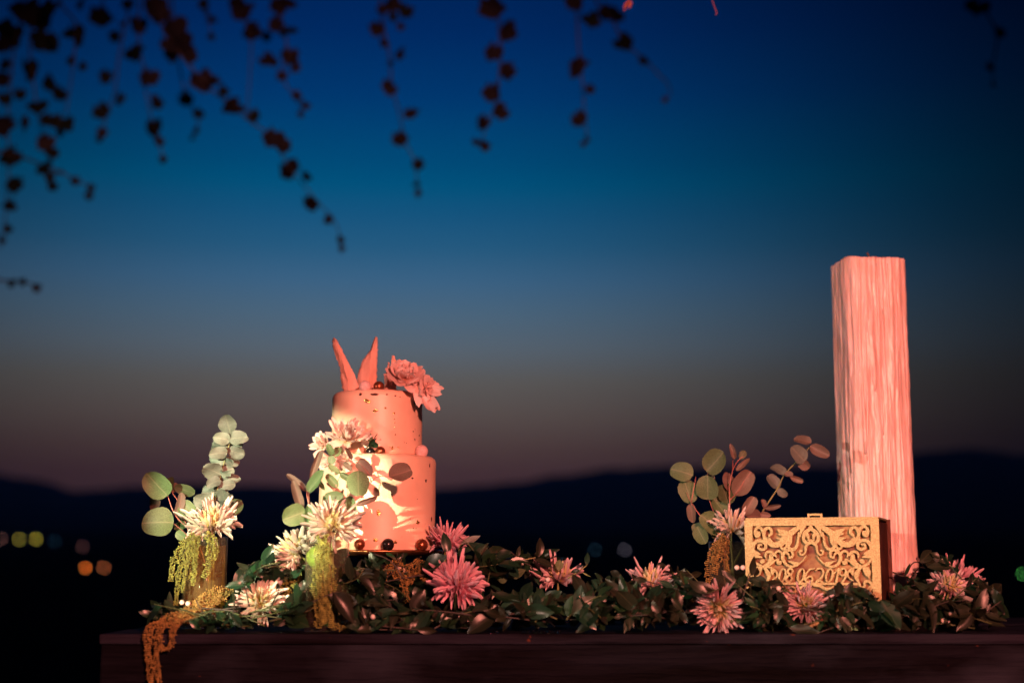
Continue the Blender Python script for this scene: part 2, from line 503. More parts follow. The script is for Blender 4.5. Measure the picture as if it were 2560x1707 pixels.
# ------------------------------------------------------------------ leaf and petal meshes
_cache = {}
def leaf_mesh(kind, var, mat):
    key = (kind, var, mat.name)
    if key in _cache:
        return _cache[key]
    rs = random.Random(hash((kind, var)) % 9999 if False else var * 31 + len(kind))
    nl, nw = (9, 4) if kind in ('round', 'wavy') else (7, 4)
    vs, fs = [], []
    bend = rs.uniform(-0.45, 0.55)
    cup = rs.uniform(0.02, 0.22)
    twist = rs.uniform(-0.25, 0.25)
    if kind == 'petal':
        nl, nw = 6, 2
        bend = [0.05, 0.30, 0.55, -0.22, 0.85, 0.18][var % 6]
        cup = 0.5
        twist = rs.uniform(-0.3, 0.3)
    if kind == 'round':
        cup = rs.uniform(0.05, 0.38)
    if kind == 'broad':
        nl, nw = 7, 6
        bend = [0.25, 0.5, 0.1, 0.35][var % 4]
        cup = 0.3
    ph = rs.uniform(0, 6)
    for i in range(nl + 1):
        t = i / nl
        if kind in ('round', 'wavy'):
            t = (1 - math.cos(math.pi * i / nl)) / 2
            w = 0.5 * max(0.05, math.sin(math.pi * i / nl)) ** 0.92 * (1 + 0.05 * math.sin(5 * i + ph))
        elif kind == 'ellipse':
            w = 0.5 * max(0.02, math.sin(math.pi * min(1, t ** 0.95 * 0.99 + 0.01))) ** 0.85
        elif kind == 'petal':
            w = 0.5 * (0.30 + 0.70 * math.sin(math.pi * (0.02 + 0.70 * t))) * (1.0 if t < 0.92 else 0.6)
        else:
            w = 0.5 * (0.22 + 0.78 * math.sin(math.pi * (0.02 + 0.62 * t)) ** 0.8) * (1 if t < 0.95 else 0.88)
        for j in range(nw + 1):
            s = 2 * j / nw - 1
            x = s * w
            y = t
            if kind == 'broad':
                y += 0.10 * math.sin(5 * s + ph) * t * t * (1 - 0.2 * abs(s)) - 0.05 * s * s * t
                z = bend * t * t - 0.08 * t + cup * abs(s) ** 2 * 0.5 * w + 0.09 * math.sin(6.5 * s + ph * 2) * t * t
            elif kind == 'petal':
                z = bend * t * t + cup * (s * s) * w * 0.9
                x += twist * 3.2 * t * t
            else:
                z = bend * t * t + cup * abs(s) * w + twist * s * w * t + (0.10 if kind == 'wavy' else 0.025) * math.sin(8 * t + ph + 2 * s) * abs(s)
            vs.append((x, y, z))
    for i in range(nl):
        for j in range(nw):
            a = i * (nw + 1) + j
            fs.append((a, a + 1, a + nw + 2, a + nw + 1))
    me = mesh(kind, vs, fs, mat)
    _cache[key] = me
    return me
def frame(base, tip, width, face=Vector((0, -1, 0)), roll=0.0):
    d = tip - base
    L = max(d.length, 1e-5)
    y = d / L
    n = face - y * face.dot(y)
    n = n.normalized() if n.length > 1e-4 else y.orthogonal().normalized()
    n = Matrix.Rotation(roll, 3, y) @ n
    x = y.cross(n).normalized()
    M = Matrix.Identity(4)
    for r in range(3):
        M[r][0] = x[r] * width
        M[r][1] = y[r] * L
        M[r][2] = n[r] * L
        M[r][3] = base[r]
    return M
def leaf(parent, kind, base, tip, width, mat, roll=0.0, face=Vector((0, -1, 0)), var=None, name='leaf'):
    v = random.randrange(6) if var is None else var
    return add(name, leaf_mesh(kind, v, mat), parent, frame(base, tip, width, face, roll))

# ================================================================== SETTING
def ground_h(x, y):
    d = max(0.0, y - 8)
    z = -7.0 * (1 - math.exp(-d / 25.0))
    if y > 140:
        z += (y - 140) * 0.031
    return z
ys = [-60, -20, -5, 0, 4, 8, 12, 18, 26, 36, 50, 70, 100, 140, 200, 280, 400, 560, 760, 1000, 1250]
xs = [-1, -0.6, -0.35, -0.2, -0.1, 0, 0.1, 0.2, 0.35, 0.6, 1]
vs, fs = [], []
for y in ys:
    half = 60 + abs(y) * 0.9
    for x in xs:
        vs.append((x * half, y, ground_h(x * half, y)))
for i in range(len(ys) - 1):
    for j in range(len(xs) - 1):
        a = i * len(xs) + j
        fs.append((a, a + 1, a + len(xs) + 1, a + len(xs)))
add('ground', mesh('ground', vs, fs, M_ground), kind='structure')

RIDGE = [(-900, 1190), (-400, 1165), (-150, 1150), (0, 1185), (90, 1200), (200, 1226), (330, 1216), (470, 1208), (600, 1212), (800, 1216), (1000, 1222),
         (1130, 1218), (1280, 1206), (1400, 1188), (1520, 1172), (1640, 1166), (1760, 1166), (1900, 1172), (2050, 1165),
         (2200, 1150), (2330, 1128), (2420, 1120), (2500, 1128), (2560, 1136), (2800, 1120), (3300, 1150)]
vs, fs = [], []
D0, D1 = 1200.0, 2600.0
cols = []
for i in range(len(RIDGE) - 1):
    for k in range(6):
        t = k / 6
        x = RIDGE[i][0] + (RIDGE[i + 1][0] - RIDGE[i][0]) * t
        s = t * t * (3 - 2 * t)
        cols.append((x, RIDGE[i][1] + (RIDGE[i + 1][1] - RIDGE[i][1]) * s + 5 * noise.noise((x * 0.02, 0, 0))))
nr = 6
for (px, py) in cols:
    top = W(px, py, D1)
    for r in range(nr + 1):
        t = r / nr
        Y = D0 + (D1 - D0) * t
        z0 = ground_h(0, D0) - 4
        z = z0 + (top.z - z0) * (t ** 1.3)
        vs.append((top.x * (0.55 + 0.45 * t), Y, z))
    vs.append((top.x * 1.05, D1 + 900, z0))
n1 = nr + 2
for i in range(len(cols) - 1):
    for r in range(n1 - 1):
        a = i * n1 + r
        fs.append((a, a + n1, a + n1 + 1, a + 1))
add('hills', mesh('hills', vs, fs, M_hill), kind='structure')

# far lamps in the valley, thrown out of focus by the lens
def street_lamp(px, py, rad_px, c, strength, label):
    D = 210.0
    for D in range(150, 1150, 5):
        p = W(px, py, D)
        if p.z < ground_h(p.x, D) + 6.0:
            break
    p = W(px, py, D)
    g = ground_h(p.x, D)
    t = thing('street_lamp', (p.x, D, g), label, 'street lamp', 'far lamps in the valley')
    tube('pole', [Vector((p.x, D + 0.2, g)), Vector((p.x, D + 0.2, p.z - 0.2)), Vector((p.x, D, p.z + 0.02))], 0.07, M_pole, t, 6)
    r = S(D, rad_px * 0.62)
    h = add('lamp_globe', sphere_mesh('lamp_globe', r, emit_mat('lamp_light', c, strength * 0.85), 2), t, Matrix.Translation(p))
    add('lamp_cap', lathe_mesh('lamp_cap', [(r * 1.15, 0), (r * 0.8, r * 0.35), (0.02, r * 0.5)], M_pole, 12), t, Matrix.Translation(p + Vector((0, 0, r * 0.95))))
LAMPS = [(2, 1346, 3.0, (0.55, 0.24, 0.2), 8, 'dim reddish far lamp cut by the left edge of the picture'),
         (48, 1348, 3.2, (0.50, 0.42, 0.06), 15, 'dull olive yellow far lamp, left one of the yellow pair'),
         (90, 1347, 3.2, (0.58, 0.46, 0.05), 20, 'brighter yellow far lamp, right one of the yellow pair'),
         (137, 1352, 3.0, (0.03, 0.10, 0.18), 5, 'very faint blue far lamp right of the yellow pair'),
         (207, 1366, 3.2, (0.40, 0.16, 0.16), 5, 'faint reddish far lamp above the orange pair'),
         (213, 1419, 3.3, (1.0, 0.22, 0.03), 24, 'bright orange far lamp, left one of the low orange pair'),
         (259, 1418, 3.2, (0.75, 0.20, 0.07), 16, 'duller orange far lamp, right one of the low orange pair'),
         (1487, 1373, 3.2, (0.05, 0.12, 0.20), 5, 'faint blue far lamp above the middle of the garland'),
         (1561, 1374, 3.2, (0.34, 0.30, 0.40), 7, 'pale greyish far lamp above the middle of the garland'),
         (1255, 1395, 3.0, (0.05, 0.07, 0.14), 5, 'very faint blue far lamp just over the garland leaves right of cake'),
         (2556, 1434, 3.2, (0.10, 0.55, 0.10), 12, 'green far lamp cut by the right edge of the picture')]
for a in LAMPS:
    street_lamp(*a)

# ================================================================== TABLE
tx0, tx1, ty0, ty1 = W(247, 1586, 2.0).x, 1.25, 2.0, 2.60
t = thing('wooden_table', ((tx0 + tx1) / 2, 2.3, 0), 'long dark stained wooden table carrying the cake and flowers', 'table')
npl = 4
pw = (ty1 - ty0) / npl
for i in range(npl):
    me = box_mesh('plank', tx1 - tx0, pw - 0.003, 0.014, M_plank_lit, 0.003)
    add('plank', me, t, Matrix.Translation(((tx0 + tx1) / 2, ty0 + pw * (i + 0.5), TABLE - 0.007 - (0.0006 if i % 2 else 0))))
me = box_mesh('apron', tx1 - tx0 - 0.006, 0.030, 0.150, M_wood, 0.003)
add('apron', me, t, Matrix.Translation(((tx0 + tx1) / 2, ty0 + 0.0165, TABLE - 0.0145 - 0.075)))
add('apron', me, t, Matrix.Translation(((tx0 + tx1) / 2, ty1 - 0.018, TABLE - 0.0145 - 0.075)))
me = box_mesh('side_rail', 0.030, ty1 - ty0 - 0.075, 0.146, M_wood, 0.003)
for x in (tx0 + 0.02, tx1 - 0.02):
    add('side_rail', me, t, Matrix.Translation((x, (ty0 + ty1) / 2, TABLE - 0.0145 - 0.075)))
me = box_mesh('leg', 0.09, 0.09, TABLE - 0.024, M_wood, 0.004)
for x in (tx0 + 0.085, tx1 - 0.085):
    for y in (ty0 + 0.085, ty1 - 0.085):
        add('leg', me, t, Matrix.Translation((x, y, (TABLE - 0.024) / 2)))

# ================================================================== CAKE AND STAND
CX, CY = W(942, 1378, 2.28).x, 2.28
z_plate = W(942, 1383, CY).z
z_low = W(942, 1378, CY).z
z_mid = W(942, 1142, CY).z
z_top = W(942, 984, CY).z
r_low, r_up = S(CY, 146), S(CY, 114)
UX = W(944, 1000, CY).x
st = thing('cake_stand', (CX, CY, TABLE), 'copper coloured cake stand under the peach cake', 'cake stand')
add('plate', lathe_mesh('plate', [(0.0, -0.006), (0.085, -0.006), (0.104, -0.0015), (0.106, 0.001), (0.104, 0.003), (0.098, 0.0005), (0.0, 0.0)], M_plate),
    st, Matrix.Translation((CX, CY, z_low - 0.001)))
add('pedestal', lathe_mesh('pedestal', [(0.055, 0.0), (0.055, 0.004), (0.03, 0.012), (0.014, 0.03), (0.012, 0.07), (0.03, z_low - TABLE - 0.008)], M_choc),
    st, Matrix.Translation((CX, CY, TABLE)))

ck = thing('wedding_cake', (CX, CY, z_low), 'two tier peach fondant cake with wafer spikes and flowers', 'cake')
def tier(name, x, z0, z1, r):
    h = z1 - z0
    e = 0.010
    prof = [(r * 0.985, 0.0), (r * 0.998, 0.003)]
    for k in range(1, 9):
        prof.append((r * (1 + 0.003 * math.sin(k * 1.7)), 0.003 + (h - e - 0.003) * k / 8))
    for k in range(1, 8):
        a = math.pi / 2 * k / 7
        prof.append((r - e + e * math.cos(a), h - e + e * math.sin(a)))
    prof.append((0.0, h + 0.0015))
    wob = lambda th, z: 0.006 * noise.noise((math.cos(th) * 1.5, math.sin(th) * 1.5, z * 14))
    add(name, lathe_mesh(name, prof, M_fondant, 72, wob), ck, Matrix.Translation((x, CY, z0)))
tier('lower_tier', CX, z_low, z_mid, r_low)
tier('upper_tier', UX, z_mid + 0.0005, z_top, r_up)

def shard(rows, Y, fold, thick=0.0016, back=0.0):
    """folded, ribbed sugar wafer: rows of (left, ridge, right) photo points, bottom to top"""
    cols3 = [spline([Vector((p[0], p[1], 0)) for p in c], 4) for c in zip(*rows)]
    n = len(cols3[0])
    ss = [0, .2, .4, .6, .8, 1.0, 1.0, .8, .6, .4, .2, 0]
    m = len(ss)
    sd = len(rows) * 3.7 + fold * 500
    V, F = [], []
    for k in range(n):
        t = k / (n - 1)
        a, b, c = (q[k] for q in cols3)
        rag = (2.2 * noise.noise((k * 0.8, sd, 0)), 2.2 * noise.noise((k * 0.8, sd, 5)))
        line = []
        for j, f in enumerate(ss):
            e = a + Vector((rag[0], 0, 0)) if j < 6 else c + Vector((rag[1], 0, 0))
            q = e.lerp(b, f)
            rib = 0.0011 * math.sin(f * 13 + (0 if j < 6 else 2)) * (1 - t) + 0.0016 * noise.noise((k * 0.35, j * 0.9, sd))
            line.append(W(q.x, q.y, Y + back * t) + Vector((0, -fold * f * (1 - 0.5 * t) + rib, 0)))
        V += line + [p + Vector((0, thick, 0)) for p in line]
    for k in range(n - 1):
        for j in range(m - 1):
            if j == 5:
                continue
            a = k * 2 * m + j
            F.append((a, a + 1, a + 2 * m + 1, a + 2 * m))
            F.append((a + m, a + 3 * m, a + 3 * m + 1, a + m + 1))
        a = k * 2 * m
        F.append((a, a + 2 * m, a + 3 * m, a + m))
        a += m - 1
        F.append((a, a + m, a + 3 * m, a + 2 * m))
    e = (n - 1) * 2 * m
    for j in range(m - 1):
        if j != 5:
            F.append((e + j, e + j + 1, e + j + m + 1, e + j + m))
            F.append((j, j + m, j + m + 1, j + 1))
    o0 = WM[ck.name].translation
    add('wafer_spike', mesh('wafer_spike', [v - o0 for v in V], F, M_shard), ck, Matrix.Translation(o0))
def zc(x, y):
    return (780 + x / 5.057, 820 + y / 5.057)
def rows(L):
    return [tuple(zc(*p) for p in r) for r in L]
shard(rows([((405, 812), (480, 812), (600, 812)), ((375, 720), (480, 720), (585, 720)), ((360, 640), (455, 640), (555, 640)), ((360, 570), (430, 560), (525, 560)),
            ((340, 470), (408, 480), (485, 480)), ((305, 380), (375, 390), (440, 390)), ((276, 290), (340, 300), (392, 300)),
            ((258, 210), (312, 215), (350, 215)), ((258, 150), (292, 150), (315, 155)), ((275, 128), (285, 124), (298, 130))]), 2.262, 0.013)
shard(rows([((580, 812), (730, 812), (812, 812)), ((570, 690), (735, 690), (818, 690)), ((580, 590), (742, 590), (820, 590)), ((605, 500), (748, 500), (822, 500)),
            ((645, 400), (750, 400), (826, 400)), ((695, 335), (755, 320), (828, 310)), ((738, 270), (775, 250), (830, 240)),
            ((765, 190), (795, 180), (831, 180)), ((790, 130), (808, 125), (828, 130)), ((806, 116), (814, 113), (822, 116))]), 2.275, 0.014)
shard(rows([((915, 812), (945, 812), (985, 812)), ((908, 700), (950, 700), (990, 700)), ((922, 600), (955, 600), (985, 600)), ((945, 500), (962, 500), (982, 500)),
            ((962, 440), (970, 430), (980, 440))]), 2.252, 0.008)
shard(rows([((985, 812), (1010, 812), (1060, 812)), ((985, 650), (1020, 640), (1075, 640)), ((990, 520), (1035, 520), (1090, 520)), ((1000, 430), (1030, 430), (1070, 430)),
            ((1010, 350), (1025, 345), (1042, 350))]), 2.262, 0.007)
shard(rows([((950, 812), (975, 812), (1000, 812)), ((955, 690), (985, 690), (1012, 690)), ((968, 560), (995, 560), (1020, 560)), ((985, 480), (1000, 470), (1012, 480))]), 2.275, 0.006)

def on_cyl(px, py, x0, r, extra=0.0):
    """front surface point of a tier"""
    lo, hi = CY - r - 0.02, CY
    for _ in range(40):
        m = (lo + hi) / 2
        p = W(px, py, m)
        if (p.x - x0) ** 2 + (m - CY) ** 2 > (r + extra) ** 2:
            lo = m
        else:
            hi = m
    return W(px, py, hi)
for (px, py, rp, m, x0, r) in [(926, 1128, 11, M_choc, UX, r_up), (951, 1128, 13, M_copper, UX, r_up), (1054, 1128, 17, M_pearl, UX, r_up),
                               (899, 1360, 14, M_copper, CX, r_low), (970, 1361, 16, M_choc, CX, r_low), (1054, 1362, 16, M_copper, CX, r_low)]:
    rr = S(2.2, rp)
    p = on_cyl(px, py, x0, r, rr)
    add('bead', sphere_mesh('bead', rr, m), ck, Matrix.Translation(p))
for (px, py, rp, m, Y) in [(913, 966, 15, M_pearl, 2.218), (947, 966, 14, M_copper, 2.225)]:
    add('bead', sphere_mesh('bead', S(Y, rp), m), ck, Matrix.Translation(W(px, py, Y)))
# gold leaf and dark flecks pressed on the fondant
def fleck(px, py, sx, sy, m, up):
    x0, r = (UX, r_up) if up else (CX, r_low)
    p = on_cyl(px, py, x0, r, 0.0006)
    n = Vector((p.x - x0, p.y - CY, 0)).normalized()
    e1 = Vector((-n.y, n.x, 0)); e1 = -e1 if e1.x < 0 else e1
    k = random.randint(7, 9)
    V = [Vector((0, 0, 0.0008))]
    for i in range(k):
        a = 2 * math.pi * i / k
        q = R(0.55, 1.15)
        V.append(Vector((math.cos(a) * q * S(2.2, sx), math.sin(a) * q * S(2.2, sy), R(-0.0003, 0.0007))))
    M = Matrix.Identity(4)
    for rr in range(3):
        M[rr][0] = e1[rr]; M[rr][1] = (0, 0, 1)[rr]; M[rr][2] = n[rr]; M[rr][3] = p[rr]
    add('gold_flake' if m is M_goldleaf else 'dark_flake', mesh('flake', V, [(0, i, i % k + 1) for i in range(1, k + 1)], m, False), ck, M)
for (px, py, sx, sy, m, up) in [(917, 1002, 9, 8, M_goldleaf, 1), (938, 1026, 7, 5, M_goldleaf, 1), (901, 986, 5, 4, M_dark, 1), (936, 985, 10, 4, M_dark, 1),
    (1038, 1006, 5, 6, M_dark, 1), (964, 1020, 3, 3, M_goldleaf, 1), (985, 1032, 3, 3, M_goldleaf, 1), (986, 1047, 2, 2, M_goldleaf, 1),
    (987, 1056, 2, 2, M_goldleaf, 1), (987, 1068, 2, 2, M_goldleaf, 1), (988, 1086, 2, 2, M_goldleaf, 1), (996, 1118, 3, 2, M_goldleaf, 1), (981, 1120, 3, 6, M_goldleaf, 1),
    (1035, 1028, 2, 2, M_dark, 1), (1033, 1078, 2, 3, M_dark, 1), (1048, 1088, 3, 3, M_dark, 1), (1037, 1098, 2, 3, M_dark, 1), (1016, 1107, 2, 2, M_dark, 1),
    (967, 964 + 22, 3, 2, M_dark, 1), (989, 989, 3, 2, M_dark, 1), (1000, 992, 2, 2, M_dark, 1), (1045, 1040, 4, 2, M_dark, 1),
    (988, 1163, 4, 3, M_dark, 0), (1074, 1163, 3, 6, M_dark, 0), (1031, 1195, 4, 3, M_dark, 0), (1065, 1202, 4, 5, M_dark, 0), (963, 1206, 3, 2, M_dark, 0),
    (946, 1281, 6, 8, M_goldleaf, 0), (1044, 1305, 6, 7, M_goldleaf, 0), (1079, 1296, 4, 8, M_dark, 0), (938, 1349, 6, 5, M_goldleaf, 0), (988, 1355, 5, 5, M_goldleaf, 0),
    (856, 1228, 5, 7, M_dark, 0), (1043, 1247, 2, 2, M_dark, 0), (1033, 1319, 2, 2, M_dark, 0), (1040, 1320, 2, 2, M_dark, 0), (1048, 1372, 2, 2, M_dark, 0)]:
    fleck(px, py, sx, sy, m, up)
for i in range(17):                                  # chocolate crumbs along the seam of the tiers
    px = 955 + i * 4.6 + R(-2, 2)
    fleck(px, 1138 + R(-1.5, 1.5), R(1.5, 3.5), R(1, 1.8), M_dark, 1)

def peony(px, py, Y, rad_px, axis, mat, n, name='flower', parent=None, wid=0.62, fl=(5, 75)):
    c = W(px, py, Y)
    a = Vector(axis).normalized()
    e1 = a.orthogonal().normalized(); e2 = a.cross(e1)
    Rr = S(Y, rad_px)
    f = add(name, sphere_mesh('bud', Rr * 0.16, mat, 2), parent, Matrix.Translation(c))
    for i in range(n):
        q = (i + 0.5) / n
        psi = i * 2.39996 + R(-0.25, 0.25)
        phi = math.radians(fl[0] + (fl[1] - fl[0]) * q ** 1.1 + R(-9, 9))
        L = Rr * (1.02 - 0.45 * q) * R(0.88, 1.1)
        d = (e1 * math.cos(psi) + e2 * math.sin(psi)) * math.cos(phi) + a * math.sin(phi)
        b = c + d * Rr * 0.05
        face = a if phi < 1.2 else -(e1 * math.cos(psi) + e2 * math.sin(psi))
        leaf(f, 'broad', b, b + d * L, L * wid * R(0.85, 1.2), mat, R(-0.25, 0.25), face, random.randrange(4), 'petal')
    return f
# blush flowers pinned on the left of the cake, a sugar flower on top
peony(868, 1098, 2.175, 60, (0.15, -0.85, 0.55), P_cakefl, 30, 'flower', ck, 0.42)
peony(812, 1112, 2.185, 40, (-0.55, -0.75, 0.2), P_cakefl, 22, 'flower', ck, 0.5)
peony(826, 1150, 2.18, 34, (-0.6, -0.8, -0.2), P_cakefl, 18, 'flower', ck, 0.5)
peony(862, 1150, 2.165, 34, (0.0, -0.95, -0.3), P_cakefl, 16, 'flower', ck, 0.5)
peony(1010, 946, 2.225, 48, (0.25, -0.62, 0.74), P_sugar, 22, 'sugar_flower', ck, 1.35, (-8, 78))
sg = peony(1068, 976, 2.22, 34, (0.75, -0.6, 0.05), P_sugar, 12, 'sugar_flower', ck, 1.35, (-10, 65))
o = sg
for (bx, by, tx, ty, w) in [(1050, 960, 1105, 985, 34), (1055, 970, 1090, 1028, 34), (1040, 965, 1062, 1010, 40), (1075, 990, 1092, 1030, 26)]:
    leaf(o, 'broad', W(bx, by, 2.215), W(tx, ty, 2.21), S(2.21, w), P_sugar, R(-0.3, 0.3), Vector((0, -1, 0.1)), None, 'petal')
# small dark berry sprig tucked beside the cake flowers
pts = spline([W(915, 1120, 2.19), W(930, 1108, 2.18), W(941, 1095, 2.178)])
bs = tube('berry_sprig', pts, 0.001, M_twig, ck, 5)
tube('twig', spline([W(930, 1106, 2.18), W(938, 1092, 2.178), W(943, 1085, 2.176)]), 0.0007, M_twig, bs, 5)
for (bx, by, tx, ty, w, m) in [(928, 1105, 921, 1082, 16, M_euc), (930, 1110, 948, 1116, 16, M_leaf), (925, 1112, 938, 1096, 14, M_leaf), (932, 1106, 922, 1118, 14, M_leaf)]:
    leaf(bs, 'round', W(bx, by, 2.178), W(tx, ty, 2.172), S(2.17, w), m, R(-0.4, 0.4))

# ================================================================== VASES
def vase(px, Y, rad, h, water, label, wm=None):
    x = W(px, 1500, Y).x
    t = thing('glass_vase', (x, Y, TABLE), label, 'vase', 'glass vases of flowers')
    w = 0.0022
    prof = [(0.0, 0.0005), (rad * 0.96, 0.0005), (rad, 0.003), (rad, h - 0.001), (rad - w * 0.5, h), (rad - w, h - 0.001), (rad - w, 0.009), (rad - w - 0.003, 0.007), (0.0, 0.007)]
    add('glass', lathe_mesh('glass', prof, M_glass, 48), t, Matrix.Translation((x, Y, TABLE)))
    rr = rad - w - 0.0004
    add('water', lathe_mesh('water', [(0.0, 0.0075), (rr - 0.003, 0.0075), (rr, 0.0095), (rr, water), (0.0, water)], wm or M_water, 48), t, Matrix.Translation((x, Y, TABLE)))
    return x
V1Y, V2Y, V3Y = 2.16, 2.065, 2.30
v1x = vase(510, V1Y, 0.0325, 0.135, 0.122, 'glass vase with amber light painted into its water at the left end of the table', M_water_a)
v2x = vase(816, V2Y, 0.0308, 0.137, 0.090, 'clear glass vase with lime standing in front of the cake')
v3x = vase(1822, V3Y, 0.030, 0.130, 0.080, 'clear glass vase standing left of the gold box')
lm = tag(add('lime', lathe_mesh('lime', [(0.0, -0.019), (0.003, -0.018), (0.010, -0.0155), (0.0155, -0.007), (0.0165, 0.0), (0.0155, 0.007), (0.010, 0.0150), (0.004, 0.018), (0.0, 0.0195)], M_lime, 28),
             None, Matrix.Translation((v2x - 0.0115, V2Y - 0.003, TABLE + 0.106)) @ Matrix.Rotation(1.2, 4, 'Y')),
         'green lime floating in the front vase', 'lime')

# ------------------------------------------------------------------ eucalyptus branches (photo points)
def branch(name, label, Y, stems, leaves, smat, group, kind='round', srad=2.0, vx=None):
    b = W(*stems[0][0], Y)
    t = thing(name, b, label, 'branch', group)
    for i, s in enumerate(stems):
        n = len(s)
        pts = spline([W(p[0], p[1], Y + (0.012 * math.sin(i * 2.1 + k * 0.7))) for k, p in enumerate(s)], 5)
        if i == 0:
            vx, vy = min(((v1x, V1Y), (v2x, V2Y), (v3x, V3Y)), key=lambda q: abs(q[0] - b.x))
            pts = spline([Vector((vx + R(-0.016, 0.016), vy + R(-0.012, 0.012), TABLE + 0.012)), Vector((vx + R(-0.01, 0.01), vy + R(-0.01, 0.01), TABLE + 0.07))] + [W(p[0], p[1], Y) for p in s[1:]], 5)
        r = S(Y, srad) * (1.0 if i == 0 else 0.7)
        tube('stem', pts, lambda q, r=r: r * (1 - 0.55 * q), smat, t, 6)
    for L in leaves:
        bx, by, tx, ty, w, m = L[:6]
        roll = L[6] if len(L) > 6 else R(-0.35, 0.35)
        dy = L[7] if len(L) > 7 else R(-0.018, 0.018)
        face = Vector((R(-0.35, 0.1), -1, R(-0.05, 0.4)))
        leaf(t, kind, W(bx, by, Y + dy * 0.3), W(tx, ty, Y + dy), S(Y, w), m, roll, face)
    return t
G_E = 'eucalyptus branches in the vases'
E, ES, ER = M_euc, M_euc_s, M_euc_lit
branch('eucalyptus_branch', 'low branch of round leaves spreading left from the left vase', V1Y,
       [[(505, 1420), (490, 1345), (440, 1290), (418, 1236), (410, 1225)], [(470, 1325), (448, 1260), (430, 1230)], [(500, 1390), (470, 1340), (435, 1308)]],
       [(419, 1238, 366, 1185, 66, E, 0.0, -0.03), (400, 1234, 372, 1290, 46, ER, 0.2, 0.02), (434, 1306, 362, 1300, 74, E, 0.05, -0.03), (418, 1240, 424, 1190, 26, E, 0.5, 0.03),
        (436, 1216, 488, 1234, 30, E, 0.4, 0.02), (432, 1232, 450, 1200, 24, ER, 0.2, 0.03), (440, 1288, 462, 1234, 22, ER, 0.7, 0.0), (484, 1296, 456, 1256, 44, E, 0.1, 0.01),
        (435, 1322, 472, 1300, 24, E, 0.3, 0.02), (440, 1330, 462, 1345, 26, E, 0.5, 0.0)], M_stem_r, G_E)
branch('eucalyptus_branch', 'tall upright silvery eucalyptus branch in the left vase', V1Y + 0.01,
       [[(512, 1440), (522, 1340), (534, 1270), (548, 1205), (558, 1165), (572, 1115), (582, 1080)]],
       [(577, 1086, 565, 1036, 50, ES), (572, 1097, 614, 1090, 38, ES), (575, 1100, 536, 1092, 34, ES), (570, 1120, 526, 1104, 44, ES), (570, 1124, 612, 1136, 32, ES),
        (562, 1148, 598, 1160, 26, ES, 0.5), (562, 1152, 523, 1150, 28, ES), (554, 1187, 508, 1160, 46, ES), (556, 1177, 585, 1170, 38, ES), (552, 1192, 602, 1202, 26, ES, 0.5),
        (547, 1217, 518, 1212, 30, ES), (547, 1217, 585, 1207, 26, ES), (537, 1267, 486, 1240, 46, ES), (540, 1247, 508, 1224, 34, ES), (542, 1247, 574, 1222, 34, ES),
        (537, 1277, 588, 1287, 38, ES), (556, 1292, 600, 1252, 42, E)]
       + [(x, y, x + d * (20 + 11 * ((k * 7) % 3)), y - 14 + 9 * ((k * 5) % 4), 26 + 4 * (k % 3), ES, 0.5 + 0.25 * (k % 4) * d, 0.02 * (-1) ** (k // 2))
          for k, (x, y, d) in enumerate([(579, 1092, -1), (574, 1110, 1), (568, 1130, -1), (565, 1140, 1), (560, 1160, -1), (557, 1168, 1), (553, 1182, 1), (550, 1198, -1),
                                         (546, 1212, 1), (544, 1226, -1), (541, 1236, 1), (538, 1256, 1), (536, 1262, -1), (532, 1280, -1)])], M_stem, G_E, kind='wavy', srad=3.0)
branch('eucalyptus_branch', 'broad branch of round leaves in the front vase, before the cake', V2Y,
       [[(816, 1420), (808, 1345), (812, 1290), (842, 1210), (850, 1180), (832, 1130)], [(822, 1360), (870, 1290), (905, 1240), (928, 1205), (945, 1191), (974, 1191)],
        [(905, 1240), (896, 1237)], [(928, 1205), (922, 1185), (900, 1158)]],
       [(897, 1240, 893, 1178, 62, E, 0.0, -0.02), (929, 1190, 893, 1150, 34, ER, 0.15, 0.02), (972, 1191, 1025, 1178, 50, ER, 0.1, 0.03), (850, 1182, 821, 1162, 15, E, 0.3),
        (851, 1181, 890, 1203, 17, E, 0.4), (845, 1218, 817, 1186, 22, E, 0.2), (812, 1240, 858, 1238, 24, E, 0.3), (872, 1300, 862, 1240, 52, E, 0.1, 0.02),
        (890, 1262, 943, 1243, 15, ER, 0.4), (832, 1136, 820, 1114, 18, E), (834, 1140, 850, 1118, 22, E), (828, 1160, 830, 1138, 22, E), (880, 1148, 861, 1119, 13, ER, 0.4),
        (880, 1177, 856, 1150, 13, ER, 0.4), (825, 1290, 812, 1238, 24, E, 0.6), (812, 1225, 795, 1200, 12, E, 0.3)], M_stem_r, G_E)
branch('eucalyptus_branch', 'slim leaved branch leaning left from the front vase', V2Y + 0.012,
       [[(805, 1420), (795, 1340), (775, 1275), (772, 1226)], [(790, 1320), (768, 1276)], [(778, 1290), (768, 1240), (768, 1226)], [(772, 1226), (780, 1190)]],
       [(771, 1228, 817, 1176, 32, E, 0.15, -0.02), (768, 1228, 713, 1178, 18, ER, 0.3, 0.01), (756, 1274, 733, 1200, 24, ER, 0.15, -0.01), (775, 1200, 804, 1122, 18, ER, 0.2, 0.03),
        (764, 1278, 708, 1298, 56, E, 0.0, -0.02), (770, 1322, 773, 1258, 22, E, 0.4, -0.01), (782, 1300, 806, 1268, 36, E, 0.3, 0.02)], M_stem_r, G_E)
